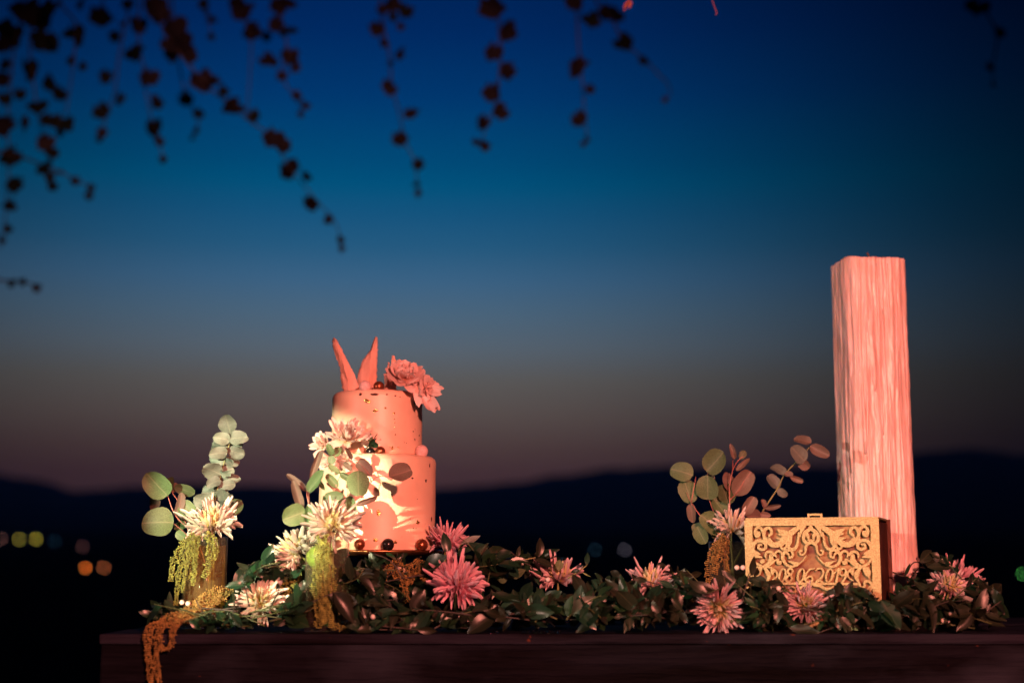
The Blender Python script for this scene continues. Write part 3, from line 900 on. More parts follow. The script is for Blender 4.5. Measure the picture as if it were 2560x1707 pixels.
branch('eucalyptus_branch', 'bushy branch of round leaves in the vase left of the gold box', V3Y,
       [[(1822, 1420), (1818, 1340), (1824, 1280), (1824, 1218), (1832, 1175), (1846, 1150), (1860, 1140)], [(1815, 1340), (1782, 1274), (1771, 1240)],
        [(1812, 1350), (1760, 1300), (1728, 1256), (1716, 1230)], [(1824, 1250), (1848, 1225), (1860, 1200)], [(1771, 1240), (1765, 1200), (1775, 1170)], [(1728, 1256), (1740, 1190)],
        [(1832, 1175), (1832, 1140)]],
       [(1732, 1188, 1680, 1168, 50, E), (1729, 1257, 1710, 1198, 48, E), (1766, 1178, 1812, 1130, 62, E, 0.0, -0.02), (1770, 1248, 1768, 1190, 60, E, 0.0, -0.02),
        (1729, 1258, 1728, 1306, 26, ER, 0.2), (1800, 1328, 1755, 1286, 54, E, 0.1, -0.02), (1742, 1316, 1766, 1360, 38, E), (1762, 1316, 1732, 1326, 28, E, 0.4),
        (1822, 1262, 1805, 1208, 46, E, 0.1, 0.02), (1835, 1238, 1874, 1182, 50, ER, 0.1, 0.02), (1822, 1228, 1822, 1178, 34, ER, 0.2, 0.03), (1814, 1284, 1783, 1248, 42, E, 0.2, 0.02),
        (1776, 1212, 1758, 1178, 40, ER, 0.2, 0.03), (1840, 1176, 1873, 1146, 14, ER, 0.2), (1836, 1147, 1827, 1110, 14, ER, 0.2), (1850, 1147, 1863, 1126, 18, E, 0.2),
        (1858, 1287, 1882, 1243, 32, ER, 0.2), (1866, 1290, 1920, 1288, 38, ER, 0.1, 0.02), (1800, 1350, 1775, 1330, 26, E)], M_stem_r, G_E)
branch('eucalyptus_branch', 'long eucalyptus branch leaning right behind the gold box', V3Y + 0.03,
       [[(1830, 1440), (1868, 1345), (1909, 1274), (1943, 1222), (1962, 1185), (2000, 1145), (2026, 1115)]],
       [(2028, 1107, 1984, 1090, 28, ER, 0.3), (2025, 1115, 2074, 1140, 30, ER, 0.3), (2012, 1152, 1974, 1116, 42, ES, 0.0, -0.02), (1998, 1148, 2022, 1172, 28, ER, 0.3),
        (1963, 1187, 1933, 1156, 28, ES, 0.3), (1962, 1183, 1982, 1192, 18, ER), (1975, 1192, 2006, 1203, 15, ER, 0.2), (1948, 1220, 1918, 1190, 32, ES, 0.2), (1944, 1222, 1967, 1242, 20, ES, 0.3),
        (1912, 1270, 1952, 1262, 14, ER, 0.3), (1912, 1270, 1906, 1248, 14, ER, 0.3), (1900, 1284, 1926, 1290, 18, ER, 0.3)], M_stem, G_E, srad=2.8)

# ------------------------------------------------------------------ chrysanthemums
def centre_mesh(r, mat, seed):
    rs = random.Random(seed)
    V, F = [], []
    for i in range(70):
        q = math.sqrt((i + 0.5) / 70)
        a = i * 2.39996
        x, y = math.cos(a) * q * r, math.sin(a) * q * r
        h = r * (0.75 - 0.45 * q * q) * rs.uniform(0.8, 1.25)
        w = r * 0.10
        lean = q * 0.55
        b = len(V)
        for k in range(4):
            t = math.pi / 2 * k
            V.append((x * 0.7 + math.cos(t) * w, y * 0.7 + math.sin(t) * w, -r * 0.1))
        for k in range(4):
            t = math.pi / 2 * k
            V.append((x * (0.7 + lean) + math.cos(t) * w * 0.7, y * (0.7 + lean) + math.sin(t) * w * 0.7, h))
        for k in range(4):
            F.append((b + k, b + (k + 1) % 4, b + 4 + (k + 1) % 4, b + 4 + k))
        F.append((b + 4, b + 5, b + 6, b + 7))
    return mesh('flower_centre', V, F, mat)
def chrysanth(px, py, Y, rad_px, axis, mat, cmat, label, n=96, stem=True, spread=(-10, 54), cen=0.27, seed=1):
    c = W(px, py, Y)
    a = Vector(axis).normalized()
    e1 = a.orthogonal().normalized(); e2 = a.cross(e1)
    Rr = S(Y, rad_px * 0.93)
    t = thing('chrysanthemum', c, label, 'flower', 'spidery chrysanthemums among the leaves')
    M = Matrix.Identity(4)
    for r in range(3):
        M[r][0] = e1[r]; M[r][1] = e2[r]; M[r][2] = a[r]; M[r][3] = c[r]
    add('flower_centre', centre_mesh(Rr * cen, cmat, seed), t, M, kind='stuff')
    for i in range(n):
        q = (i + 0.5) / n
        psi = i * 2.39996 + R(-0.15, 0.15)
        phi = math.radians(spread[0] + (spread[1] - spread[0]) * q ** 1.15 + R(-8, 8))
        L = Rr * (1.05 - 0.56 * q) * R(0.80, 1.14)
        rd = e1 * math.cos(psi) + e2 * math.sin(psi)
        d = rd * math.cos(phi) + a * math.sin(phi)
        b = c + rd * Rr * 0.10 * (1 - q * 0.3) - a * Rr * 0.05
        n_ = a - d * a.dot(d)
        leaf(t, 'petal', b, b + d * L, Rr * R(0.085, 0.125), mat if q < 0.66 or mat is P_pink else (P_inner if cmat is M_centre else P_inner_g), R(-0.25, 0.25), n_, random.randrange(6), 'petal')
    if stem:
        p2 = c - a * Rr * 0.9 + Vector((0, 0.01, -0.02))
        for vx, vy in ((v1x, V1Y), (v2x, V2Y), (v3x, V3Y)):
            if abs(c.x - vx) < 0.035 and abs(c.y - vy) < 0.03 and c.z > TABLE + 0.1:
                p2 = Vector((vx + 0.012, vy + 0.008, TABLE + 0.012))
        p2.z = max(p2.z, TABLE + 0.006)
        tube('stem', spline([c - a * Rr * 0.05, c - a * Rr * 0.5 + Vector((0, 0, -0.004)), p2]), S(Y, 3), M_stem, t, 6)
    return t
CH = [(530, 1312, V1Y - 0.02, 68, (-0.05, -0.62, 0.8), P_white, M_centre, 'white chrysanthemum in the left vase', 110),
      (830, 1312, V2Y - 0.02, 70, (0.12, -0.86, 0.42), P_white, M_centre, 'white chrysanthemum with yellow centre in the front vase', 120),
      (742, 1378, 2.14, 70, (-0.62, -0.55, 0.55), P_white, M_centre, 'cream chrysanthemum in the garland just left of the front vase', 110),
      (650, 1505, 2.07, 64, (0.12, -0.86, 0.45), P_white, M_centre_g, 'blush white chrysanthemum with green centre low at the left end', 90),
      (1143, 1462, 2.09, 76, (0.1, -0.72, 0.62), P_pink, M_centre, 'large deep pink chrysanthemum right of the cake, nearest the table edge', 110),
      (1118, 1356, 2.23, 54, (0.2, -0.6, 0.75), P_pink, M_centre, 'deep pink chrysanthemum behind the garland at the cake foot', 70),
      (1395, 1448, 2.20, 66, (0.0, -0.45, 0.9), P_blush, M_centre, 'blush chrysanthemum half buried in the middle garland leaves', 70),
      (1628, 1458, 2.16, 56, (0.0, -0.5, 0.86), P_blush, M_centre, 'pale chrysanthemum in the garland left of the box vase', 80),
      (1797, 1518, 2.05, 66, (-0.05, -0.93, -0.1), P_blush, M_centre_g, 'pink chrysanthemum with green centre low before the box corner', 100),
      (1832, 1322, V3Y - 0.02, 58, (0.1, -0.45, 0.85), P_white, M_centre, 'white chrysanthemum in the vase beside the gold box', 90),
      (2012, 1514, 2.06, 54, (-0.15, -0.8, 0.5), P_blush, M_centre_g, 'pink chrysanthemum in front of the gold box', 90),
      (2372, 1470, 2.22, 56, (0.05, -0.6, 0.75), P_blush, M_centre, 'yellowish chrysanthemum in the garland right of the candle', 80),
      (2402, 1444, 2.34, 50, (0.25, -0.5, 0.8), P_pink, M_centre, 'rear pink chrysanthemum right of the candle', 60)]
for i, c in enumerate(CH):
    chrysanth(*c[:8], n=int(c[8] * 1.6), seed=i)

# ------------------------------------------------------------------ amaranth tassels
_ico = bmesh.new(); bmesh.ops.create_icosphere(_ico, subdivisions=1, radius=1.0)
ICO_V = np.array([v.co[:] for v in _ico.verts]); ICO_F = np.array([[v.index for v in f.verts] for f in _ico.faces]); _ico.free()
def strand(parent, pts, rad, mat, seed=0):
    rs = np.random.RandomState(seed)
    sp = spline(pts, 10)
    o0 = WM[parent.name].translation
    C, SZ = [], []
    acc = 0.0
    step = rad * 0.36
    tot = sum((sp[i + 1] - sp[i]).length for i in range(len(sp) - 1)) + 1e-9
    run = 0.0
    for i in range(len(sp) - 1):
        seg = sp[i + 1] - sp[i]
        L = seg.length
        if L < 1e-9:
            continue
        d = seg / L
        a = d.orthogonal().normalized(); b = d.cross(a)
        while acc < L:
            q = (run + acc) / tot
            rr = rad * (0.95 - 0.45 * q) * (1 + 0.22 * math.sin(34 * q + seed))
            for _ in range(13):
                th = rs.uniform(0, 6.283)
                u = rr * math.sqrt(rs.uniform(0.25, 1.0)) * (1.0 if rs.uniform() < 0.82 else rs.uniform(1.1, 1.45))
                p = sp[i] + d * acc + a * (u * math.cos(th)) + b * (u * math.sin(th))
                C.append((p - o0)[:]); SZ.append(rad * rs.uniform(0.09, 0.20))
            acc += step
        acc -= L
        run += L
    C = np.array(C); SZ = np.array(SZ)
    V = (ICO_V[None] * SZ[:, None, None] + C[:, None, :]).reshape(-1, 3)
    F = (ICO_F[None] + (np.arange(len(C)) * len(ICO_V))[:, None, None]).reshape(-1, 3)
    me = bpy.data.meshes.new('strand')
    me.from_pydata(V.tolist(), [], F.tolist())
    me.materials.append(mat)
    add('strand', me, parent, Matrix.Translation(o0), kind='stuff')
def amaranth(label, mat, strands):
    p0 = W(strands[0][0][0][0], strands[0][0][0][1], strands[0][1])
    t = thing('hanging_amaranth', p0, label, 'flower', 'amaranth tassels')
    for i, (pts, Y, r) in enumerate(strands):
        P = []
        for p in pts:
            yy = Y if len(p) == 2 else p[2]
            P.append(W(p[0], p[1], yy))
        strand(t, P, S(2.1, r), mat, seed=i * 7 + len(label))
    return t
YA = V1Y - 0.045
amaranth('yellow green amaranth tassels hanging from the left vase', M_amar,
         [([(488, 1338), (466, 1350), (444, 1383), (431, 1415), (427, 1452)], YA, 11), ([(488, 1340), (470, 1354), (459, 1383), (448, 1428), (443, 1474), (439, 1514)], YA - 0.005, 10),
          ([(492, 1338), (489, 1350), (486, 1383), (484, 1415), (475, 1451)], YA, 11), ([(495, 1338), (493, 1355), (489, 1388), (487, 1433), (481, 1464)], YA - 0.008, 9),
          ([(515, 1335), (530, 1350), (527, 1383), (517, 1424), (510, 1444)], YA - 0.004, 14), ([(485, 1340), (478, 1360), (470, 1400), (462, 1440), (455, 1480)], YA - 0.01, 8),
          ([(520, 1338), (541, 1355), (540, 1385), (536, 1400)], YA, 8)])
amaranth('orange amaranth draped over the left table corner', M_amar_lit,
         [([(582, 1474, 2.09), (545, 1480, 2.085), (510, 1492, 2.08), (480, 1519, 2.06), (443, 1537, 2.03), (398, 1558, 2.0), (372, 1575, 1.985), (370, 1631, 1.985), (376, 1677, 1.985), (380, 1760, 1.985)], 2.0, 14),
          ([(520, 1490, 2.075), (487, 1528, 2.04), (440, 1552, 2.01), (405, 1566, 1.985), (396, 1600, 1.982), (390, 1650, 1.982), (398, 1700, 1.982), (402, 1745, 1.982)], 2.0, 12),
          ([(480, 1535, 2.035), (440, 1560, 2.0), (432, 1585, 1.984), (428, 1612, 1.982), (412, 1622, 1.982), (398, 1612, 1.982)], 2.0, 10),
          ([(560, 1486, 2.085), (530, 1508, 2.07), (500, 1530, 2.05), (470, 1552, 2.02)], 2.0, 12)])
YB = V2Y - 0.040
amaranth('long amaranth tassels hanging before the front vase to the table', M_amar,
         [([(806, 1338), (800, 1365), (792, 1420), (788, 1470), (794, 1520), (796, 1572)], YB, 13), ([(808, 1338), (812, 1370), (824, 1420), (832, 1470), (828, 1520), (826, 1568)], YB - 0.003, 13),
          ([(806, 1340), (808, 1400), (810, 1450), (808, 1500), (812, 1560)], YB - 0.008, 13), ([(805, 1345), (798, 1400), (797, 1450), (802, 1500), (803, 1565)], YB - 0.010, 11),
          ([(810, 1345), (818, 1400), (820, 1450), (820, 1500), (818, 1555)], YB - 0.010, 11), ([(830, 1562), (850, 1568), (878, 1578)], YB - 0.005, 10)])
amaranth('curled green amaranth in the garland left of the front vase', M_amar,
         [([(702, 1490), (698, 1465), (715, 1450), (738, 1460), (738, 1485), (718, 1497), (705, 1485)], 2.10, 11), ([(722, 1470), (715, 1478), (725, 1482)], 2.095, 11),
          ([(757, 1395), (752, 1420), (750, 1440), (752, 1462)], 2.12, 9), ([(740, 1500), (735, 1490), (745, 1480)], 2.1, 9)])
amaranth('ochre amaranth tuft hanging under the cake plate', M_amar_lit,
         [([(1005, 1405), (975, 1415), (964, 1432), (962, 1452)], 2.13, 12), ([(1000, 1408), (985, 1425), (992, 1445)], 2.125, 12), ([(1040, 1398), (1055, 1415), (1056, 1440), (1062, 1452)], 2.13, 12),
          ([(1020, 1410), (1026, 1430), (1022, 1448), (1034, 1456)], 2.125, 13), ([(1000, 1425), (1010, 1455), (1015, 1485), (1020, 1518)], 2.115, 11), ([(1045, 1420), (1030, 1440), (1018, 1460)], 2.12, 11)])
amaranth('ochre amaranth hanging from the vase beside the gold box', M_amar_lit,
         [([(1812, 1340), (1795, 1360), (1778, 1390), (1772, 1425), (1768, 1468)], V3Y - 0.05, 14), ([(1812, 1342), (1802, 1370), (1795, 1400), (1785, 1435)], V3Y - 0.055, 14),
          ([(1815, 1345), (1815, 1375), (1814, 1405), (1820, 1432)], V3Y - 0.05, 11), ([(1805, 1360), (1788, 1385), (1782, 1410)], V3Y - 0.06, 12)])
amaranth('dull yellow amaranth in the garland left of the gold box', M_amar_lit, [([(1660, 1468), (1695, 1488), (1730, 1505), (1755, 1520)], 2.12, 9), ([(1662, 1475), (1668, 1500), (1655, 1520)], 2.11, 8)])
amaranth('small ochre amaranth tuft at the right foot of the gold box', M_amar_lit, [([(2195, 1522), (2215, 1518), (2232, 1530), (2215, 1542)], 2.06, 9), ([(2190, 1540), (2170, 1545), (2205, 1550)], 2.055, 7)])

# ================================================================== GOLD CARD BOX
PHI = math.radians(-20)
bf_l, bf_r = 1858.0, 2199.0
BYc = 2.125                                           # depth of the front panel's middle
bc = W(2026, 1298, BYc)
BW = S(BYc, bf_r - bf_l) / math.cos(math.radians(9)) * 0.965
z_box_top = bc.z
BH = z_box_top - TABLE
BD = 0.150
ux = Vector((math.cos(-PHI), math.sin(-PHI), 0))       # along the front, right end nearer... turned so that the right side shows
ux = Vector((math.cos(PHI), math.sin(PHI), 0))
uy = Vector((-ux.y, ux.x, 0))
front = Vector((bc.x, BYc, TABLE))
MB = Matrix.Identity(4)
for r in range(3):
    MB[r][0] = ux[r]; MB[r][1] = uy[r]; MB[r][2] = (0, 0, 1)[r]; MB[r][3] = front[r]
bx = thing('card_box', front, 'gold laser cut wedding card box with scrollwork and a date', 'box')
def blocal(x, y, z):
    return MB @ Matrix.Translation((x, y, z))
def panel_mesh(t):
    """cut-out scrollwork panel: strokes -> distance field -> outline, extruded"""
    k = 6.532
    PX = S(BYc, 1.0) / math.cos(math.radians(9)) * 0.965       # metres per photo pixel on the panel
    pxz = S(BYc, 1.0)
    hw = (bf_r - bf_l) / 2
    Hpx = BH / pxz
    st = 0.72
    gx = np.arange(-hw, hw + st * 0.5, st)
    gy = np.arange(-15, Hpx - 15 + st * 0.5, st)
    X, Yg = np.meshgrid(gx, gy)
    f = np.maximum(np.abs(X) - 150.0, np.maximum(-Yg, Yg - (Hpx - 15 - 18)))   # > 0 on the frame
    def cap(p, q, ra, rb):
        nonlocal f
        x0 = min(p[0] - ra, q[0] - rb) - 2; x1 = max(p[0] + ra, q[0] + rb) + 2
        y0 = min(p[1] - ra, q[1] - rb) - 2; y1 = max(p[1] + ra, q[1] + rb) + 2
        i0, i1 = np.searchsorted(gx, x0), np.searchsorted(gx, x1)
        j0, j1 = np.searchsorted(gy, y0), np.searchsorted(gy, y1)
        if i0 >= i1 or j0 >= j1:
            return
        xs_, ys_ = X[j0:j1, i0:i1], Yg[j0:j1, i0:i1]
        dx, dy = q[0] - p[0], q[1] - p[1]
        h = np.clip(((xs_ - p[0]) * dx + (ys_ - p[1]) * dy) / (dx * dx + dy * dy + 1e-9), 0, 1)
        d = (ra + (rb - ra) * h) - np.hypot(xs_ - p[0] - dx * h, ys_ - p[1] - dy * h)
        f[j0:j1, i0:i1] = np.maximum(f[j0:j1, i0:i1], d)
    def stroke(pts, r0, r1, rm=None, mirror=True, z7=True):
        off = -8.0 if z7 else -188.0
        P = [Vector((p[0] / k + off, p[1] / k - 33, 0)) for p in pts]
        s = spline(P, 7)
        n = len(s)
        for sg in ((1, -1) if mirror else (1,)):
            for i in range(n - 1):
                ra = rb = 0
                def rad(q):
                    if rm is None:
                        return r0 + (r1 - r0) * q
                    return r0 + (rm - r0) * q * 2 if q < 0.5 else rm + (r1 - rm) * (q * 2 - 1)
                cap((s[i].x * sg, s[i].y), (s[i + 1].x * sg, s[i + 1].y), 1.17 * rad(i / (n - 1)) / k, 1.17 * rad((i + 1) / (n - 1)) / k)
    # acanthus and scrolls of the right half, mirrored to the left
    stroke([(150, 225), (250, 250), (350, 310), (420, 370), (450, 430)], 22, 52, 40)
    stroke([(420, 360), (500, 320), (570, 300), (600, 280)], 40, 10)
    stroke([(430, 380), (520, 360), (585, 350)], 40, 10)
    stroke([(440, 400), (530, 430), (620, 420)], 44, 6)
    stroke([(450, 420), (520, 480), (620, 525), (710, 520), (775, 470), (830, 400), (835, 320), (790, 255), (725, 265), (705, 330), (745, 375)], 48, 18, 24)
    stroke([(700, 500), (740, 440), (770, 400)], 26, 6)
    stroke([(830, 440), (850, 320), (890, 250), (950, 245), (990, 310), (970, 380), (920, 370), (915, 325)], 20, 16, 20)
    stroke([(955, 335), (940, 350)], 30, 26)
    stroke([(1040, 600), (1010, 510), (950, 465), (870, 465), (815, 520), (825, 585), (880, 605), (935, 575), (925, 525), (885, 525)], 26, 15, 20)
    stroke([(170, 240), (210, 310), (235, 390)], 26, 12)
    stroke([(60, 250), (80, 280), (150, 330), (175, 400), (165, 460), (110, 505), (60, 490)], 26, 20, 24)
    stroke([(150, 340), (110, 370), (95, 410)], 26, 20, 26)
    stroke([(52, 470), (80, 455), (110, 450)], 24, 8)
    stroke([(52, 235), (52, 275)], 22, 12)
    stroke([(110, 500), (140, 560), (150, 630), (185, 685), (235, 680), (245, 635), (210, 620)], 20, 12, 12)
    stroke([(255, 330), (265, 430), (285, 530), (330, 590), (395, 595), (430, 550), (395, 510)], 10, 12, 22)
    stroke([(380, 330), (400, 440), (425, 520), (440, 575)], 20, 10, 36)
    stroke([(455, 470), (465, 550), (510, 595), (555, 565), (525, 520)], 14, 10, 18)
    stroke([(420, 735), (370, 715), (365, 650), (410, 612), (475, 630), (525, 690), (525, 770), (475, 845), (390, 880), (285, 850), (190, 770), (140, 700)], 14, 6, 24)
    stroke([(470, 650), (430, 690), (425, 720)], 18, 8)
    stroke([(300, 840), (370, 815), (435, 795)], 30, 6)
    stroke([(530, 700), (560, 645), (615, 630), (655, 670), (640, 720)], 14, 10, 16)
    stroke([(675, 690), (720, 645), (790, 645), (825, 700), (815, 730)], 20, 8, 18)
    stroke([(735, 700), (725, 760), (760, 820), (850, 870)], 22, 14, 40)
    stroke([(600, 800), (565, 800), (580, 835), (625, 815), (610, 765), (670, 790), (760, 860), (860, 880)], 12, 12, 13)
    stroke([(1030, 640), (960, 660), (910, 680)], 34, 8)
    stroke([(1030, 700), (950, 715), (885, 730)], 36, 8)
    stroke([(870, 790), (885, 800)], 28, 28)
    stroke([(1030, 740), (985, 820), (900, 870)], 14, 18)
    stroke([(860, 880), (800, 960), (775, 1050), (830, 1160)], 14, 8, 36)
    stroke([(900, 880), (930, 950), (960, 1010), (985, 1060)], 26, 4, 34)
    stroke([(960, 900), (1000, 970), (990, 1030)], 20, 4)
    stroke([(730, 900), (710, 960), (720, 1025)], 12, 3, 28)
    stroke([(860, 885), (740, 900), (650, 960), (640, 1040), (720, 1100)], 12, 8, 14)
    stroke([(800, 1150), (860, 1210), (905, 1180), (905, 1130), (955, 1108), (1015, 1150), (1005, 1230), (950, 1275), (925, 1330)], 10, 14, 18)
    stroke([(985, 1200), (950, 1230)], 14, 8)
    stroke([(960, 1400), (925, 1370), (940, 1320), (1000, 1310), (1025, 1370), (980, 1410)], 12, 16, 16)
    stroke([(960, 1450), (1000, 1440)], 40, 36)
    stroke([(52, 1155), (300, 1155), (780, 1155)], 18, 16)
    stroke([(80, 1175), (180, 1190), (290, 1240), (390, 1200)], 20, 10, 20)
    stroke([(290, 1240), (420, 1330), (600, 1350), (760, 1300)], 16, 14, 24)
    # the date 08 06 2019
    def ell(cx, cy, rx, ry, r, z7):
        P = []
        for i in range(17):
            a = 2 * math.pi * i / 16
            x, y = rx * math.cos(a), ry * math.sin(a)
            P.append((cx + x - 0.22 * y, cy + y))
        s = [Vector((p[0] / k + (-8.0 if z7 else -188.0), p[1] / k - 33, 0)) for p in P]
        for i in range(16):
            w0 = r * (0.65 + 0.6 * abs(math.cos(2 * math.pi * i / 16))) / k
            cap((s[i].x, s[i].y), (s[i + 1].x, s[i + 1].y), w0, w0)
    ell(735, 1020, 52, 105, 14, False)
    stroke([(915, 950), (890, 915), (840, 925), (830, 975), (880, 1030), (890, 1085), (845, 1125), (795, 1100), (815, 1045), (890, 990), (915, 950)], 13, 13, 15, False, False)
    ell(1045, 1020, 52, 105, 14, False)
    stroke([(1265, 912), (1190, 930), (1130, 1000), (1108, 1080), (1150, 1128), (1215, 1115), (1235, 1070), (1195, 1035), (1130, 1070)], 11, 11, 15, False, False)
    stroke([(120, 940), (160, 910), (215, 915), (240, 965), (215, 1040), (160, 1100), (120, 1125), (150, 1095), (200, 1120), (245, 1135)], 9, 11, 15, False)
    ell(335, 1020, 52, 105, 14, True)
    stroke([(405, 990), (450, 955), (500, 915), (470, 1020), (445, 1130)], 8, 13, 14, False)
    ell(560, 965, 48, 56, 12, True)
    stroke([(612, 950), (610, 1010), (585, 1070), (545, 1125)], 13, 12, 14, False)
    # marching squares
    ny, nx = f.shape
    ins = f > 0
    V, F = [], []
    vid = {}
    def gv(key, x, y):
        if key not in vid:
            vid[key] = len(V)
            V.append((x, y))
        return vid[key]
    def corner(i, j):
        return gv(('c', i, j), gx[i], gy[j])
    def hedge(i, j):
        a, b = f[j, i], f[j, i + 1]
        tt = min(0.97, max(0.03, a / (a - b)))
        return gv(('h', i, j), gx[i] + tt * st, gy[j])
    def vedge(i, j):
        a, b = f[j, i], f[j + 1, i]
        tt = min(0.97, max(0.03, a / (a - b)))
        return gv(('v', i, j), gx[i], gy[j] + tt * st)
    full = ins[:-1, :-1] & ins[1:, :-1] & ins[:-1, 1:] & ins[1:, 1:]
    anyi = ins[:-1, :-1] | ins[1:, :-1] | ins[:-1, 1:] | ins[1:, 1:]
    walls = []
    for j in range(ny - 1):
        i = 0
        while i < nx - 1:
            if full[j, i]:
                i0 = i
                while i < nx - 1 and full[j, i]:
                    i += 1
                F.append((corner(i0, j), corner(i, j), corner(i, j + 1), corner(i0, j + 1)))
                continue
            if anyi[j, i]:
                c = [(i, j), (i + 1, j), (i + 1, j + 1), (i, j + 1)]
                s = [ins[y, x] for x, y in c]
                ed = [hedge, vedge, hedge, vedge]
                ea = [(i, j), (i + 1, j), (i, j + 1), (i, j)]
                poly = []
                cut = []
                for q in range(4):
                    if s[q]:
                        poly.append(corner(*c[q]))
                    if s[q] != s[(q + 1) % 4]:
                        v = ed[q](*ea[q])
                        poly.append(v)
                        cut.append((v, s[q]))
                if len(poly) >= 3:
                    F.append(tuple(poly))
                if len(cut) == 2:
                    a, b = cut
                    walls.append((a[0], b[0]) if a[1] else (b[0], a[0]))
                elif len(cut) == 4:
                    for m0 in (0, 2):
                        a, b = cut[m0], cut[m0 + 1]
                        walls.append((a[0], b[0]) if a[1] else (b[0], a[0]))
            i += 1
    n = len(V)
    VV = [(x * PX, -t / 2, BH - 15 * pxz - y * pxz) for x, y in V] + [(x * PX, t / 2, BH - 15 * pxz - y * pxz) for x, y in V]
    FF = [tuple(reversed(q)) for q in F] + [tuple(i + n for i in q) for q in F] + [(a, b, b + n, a + n) for a, b in walls]
    return mesh('front_panel', VV, FF, M_gold, False)
TH = 0.003
add('front_panel', panel_mesh(TH), bx, blocal(0, 0, 0))
hw_m = BW / 2
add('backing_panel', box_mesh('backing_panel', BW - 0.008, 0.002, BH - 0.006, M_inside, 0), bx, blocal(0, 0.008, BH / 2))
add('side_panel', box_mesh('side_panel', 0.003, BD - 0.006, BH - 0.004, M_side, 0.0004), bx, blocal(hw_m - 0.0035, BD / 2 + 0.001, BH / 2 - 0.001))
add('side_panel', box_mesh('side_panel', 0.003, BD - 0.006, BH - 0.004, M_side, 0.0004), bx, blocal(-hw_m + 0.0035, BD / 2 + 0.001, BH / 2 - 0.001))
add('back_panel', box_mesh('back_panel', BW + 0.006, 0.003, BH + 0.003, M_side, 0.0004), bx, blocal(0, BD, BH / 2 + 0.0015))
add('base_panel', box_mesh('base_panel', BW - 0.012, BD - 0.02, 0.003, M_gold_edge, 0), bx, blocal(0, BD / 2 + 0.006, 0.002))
lid = add('lid', box_mesh('lid', BW - 0.001, BD - 0.010, 0.003, M_gold, 0.0004), bx, blocal(0, BD / 2 - 0.0055 + 0.004, BH + 0.0017))
bm = bmesh.new()
hwid, hh, bar = S(2.2, 36), S(2.2, 10), S(2.2, 5)
for (x, z, sx, sz) in [(-hwid / 2 + bar / 2, hh / 2, bar, hh), (hwid / 2 - bar / 2, hh / 2, bar, hh), (0, hh - bar / 2, hwid - 2 * bar, bar)]:
    g = bmesh.ops.create_cube(bm, size=1)['verts']
    bmesh.ops.scale(bm, vec=(sx, 0.004, sz), verts=g)
    bmesh.ops.translate(bm, vec=(x, 0, z), verts=g)
bmesh.ops.remove_doubles(bm, verts=bm.verts, dist=1e-5)
add('handle', bm_mesh('handle', bm, M_gold, False), lid, blocal(0.004, 0.02, BH + 0.0032))

# ================================================================== PILLAR CANDLE
KY = 2.42
k_bot = W(2283, 1549, KY)
k_top = W(2172, 656, KY)
kx = W(2188, 1200, KY).x
KH = k_top.z - TABLE
KR = S(KY, 85)
cd = thing('pillar_candle', (kx, KY, TABLE), 'tall ridged ivory pillar candle standing behind the gold box', 'candle')
nt_, nz_ = 280, 200
V, F = [], []
for j in range(nz_ + 1):
    q = j / nz_
    z = KH * q
    for i in range(nt_):
        th = 2 * math.pi * i / nt_
        a = th - math.radians(9)
        n4 = 4.6
        rr = KR * 0.93 / ((abs(math.cos(a)) ** n4 + abs(math.sin(a)) ** n4) ** (1 / n4)) * (1.02 - 0.03 * q)
        c, s = math.cos(th), math.sin(th)
        rr += 0.0022 * noise.noise((c * 3.2, s * 3.2, z * 4.5 + 3))
        rr += 0.0017 * max(0.0, noise.noise((c * 7.0, s * 7.0, z * 8.0))) ** 0.9
        rd = abs(noise.noise((c * 5 + 4, s * 5, z * 2.2 + 9)))
        rr += 0.0017 * max(0.0, 0.25 - rd) / 0.25
        rr += 0.0012 * noise.noise((c * 14, s * 14, z * 11)) + 0.0010 * noise.noise((c * 22, s * 22, z * 40))
        zz = z
        if j == nz_:
            rr *= 0.985
            zz = z + 0.004 * noise.noise((c * 2, s * 2, 5)) - 0.001
        V.append((rr * c, rr * s, zz))
for j in range(nz_):
    for i in range(nt_):
        F.append((j * nt_ + i, j * nt_ + (i + 1) % nt_, (j + 1) * nt_ + (i + 1) % nt_, (j + 1) * nt_ + i))
base = nz_ * nt_
for ring, (sc, dz) in enumerate([(0.93, -0.001), (0.7, -0.010), (0.3, -0.013)]):
    o0 = len(V)
    for i in range(nt_):
        x, y, z = V[base + i] if ring == 0 else V[nz_ * nt_ + i]
        V.append((V[nz_ * nt_ + i][0] * sc, V[nz_ * nt_ + i][1] * sc, KH + dz + 0.002 * noise.noise((i * 0.05, ring, 1))))
    for i in range(nt_):
        F.append((base + i, base + (i + 1) % nt_, o0 + (i + 1) % nt_, o0 + i))
    base = o0
F.append(tuple(range(base, base + nt_)))
F.append(tuple(range(nt_ - 1, -1, -1)))
add('wax_body', mesh('wax_body', V, F, M_wax), cd, Matrix.Translation((kx, KY, TABLE)))
wk = W(2186, 634, KY)
tube('wick', spline([Vector((kx + 0.003, KY, TABLE + KH - 0.014)), Vector((kx + 0.004, KY, TABLE + KH + 0.008)), Vector((kx + 0.001, KY, TABLE + KH + 0.017))]), 0.0016, M_wick, cd, 6)
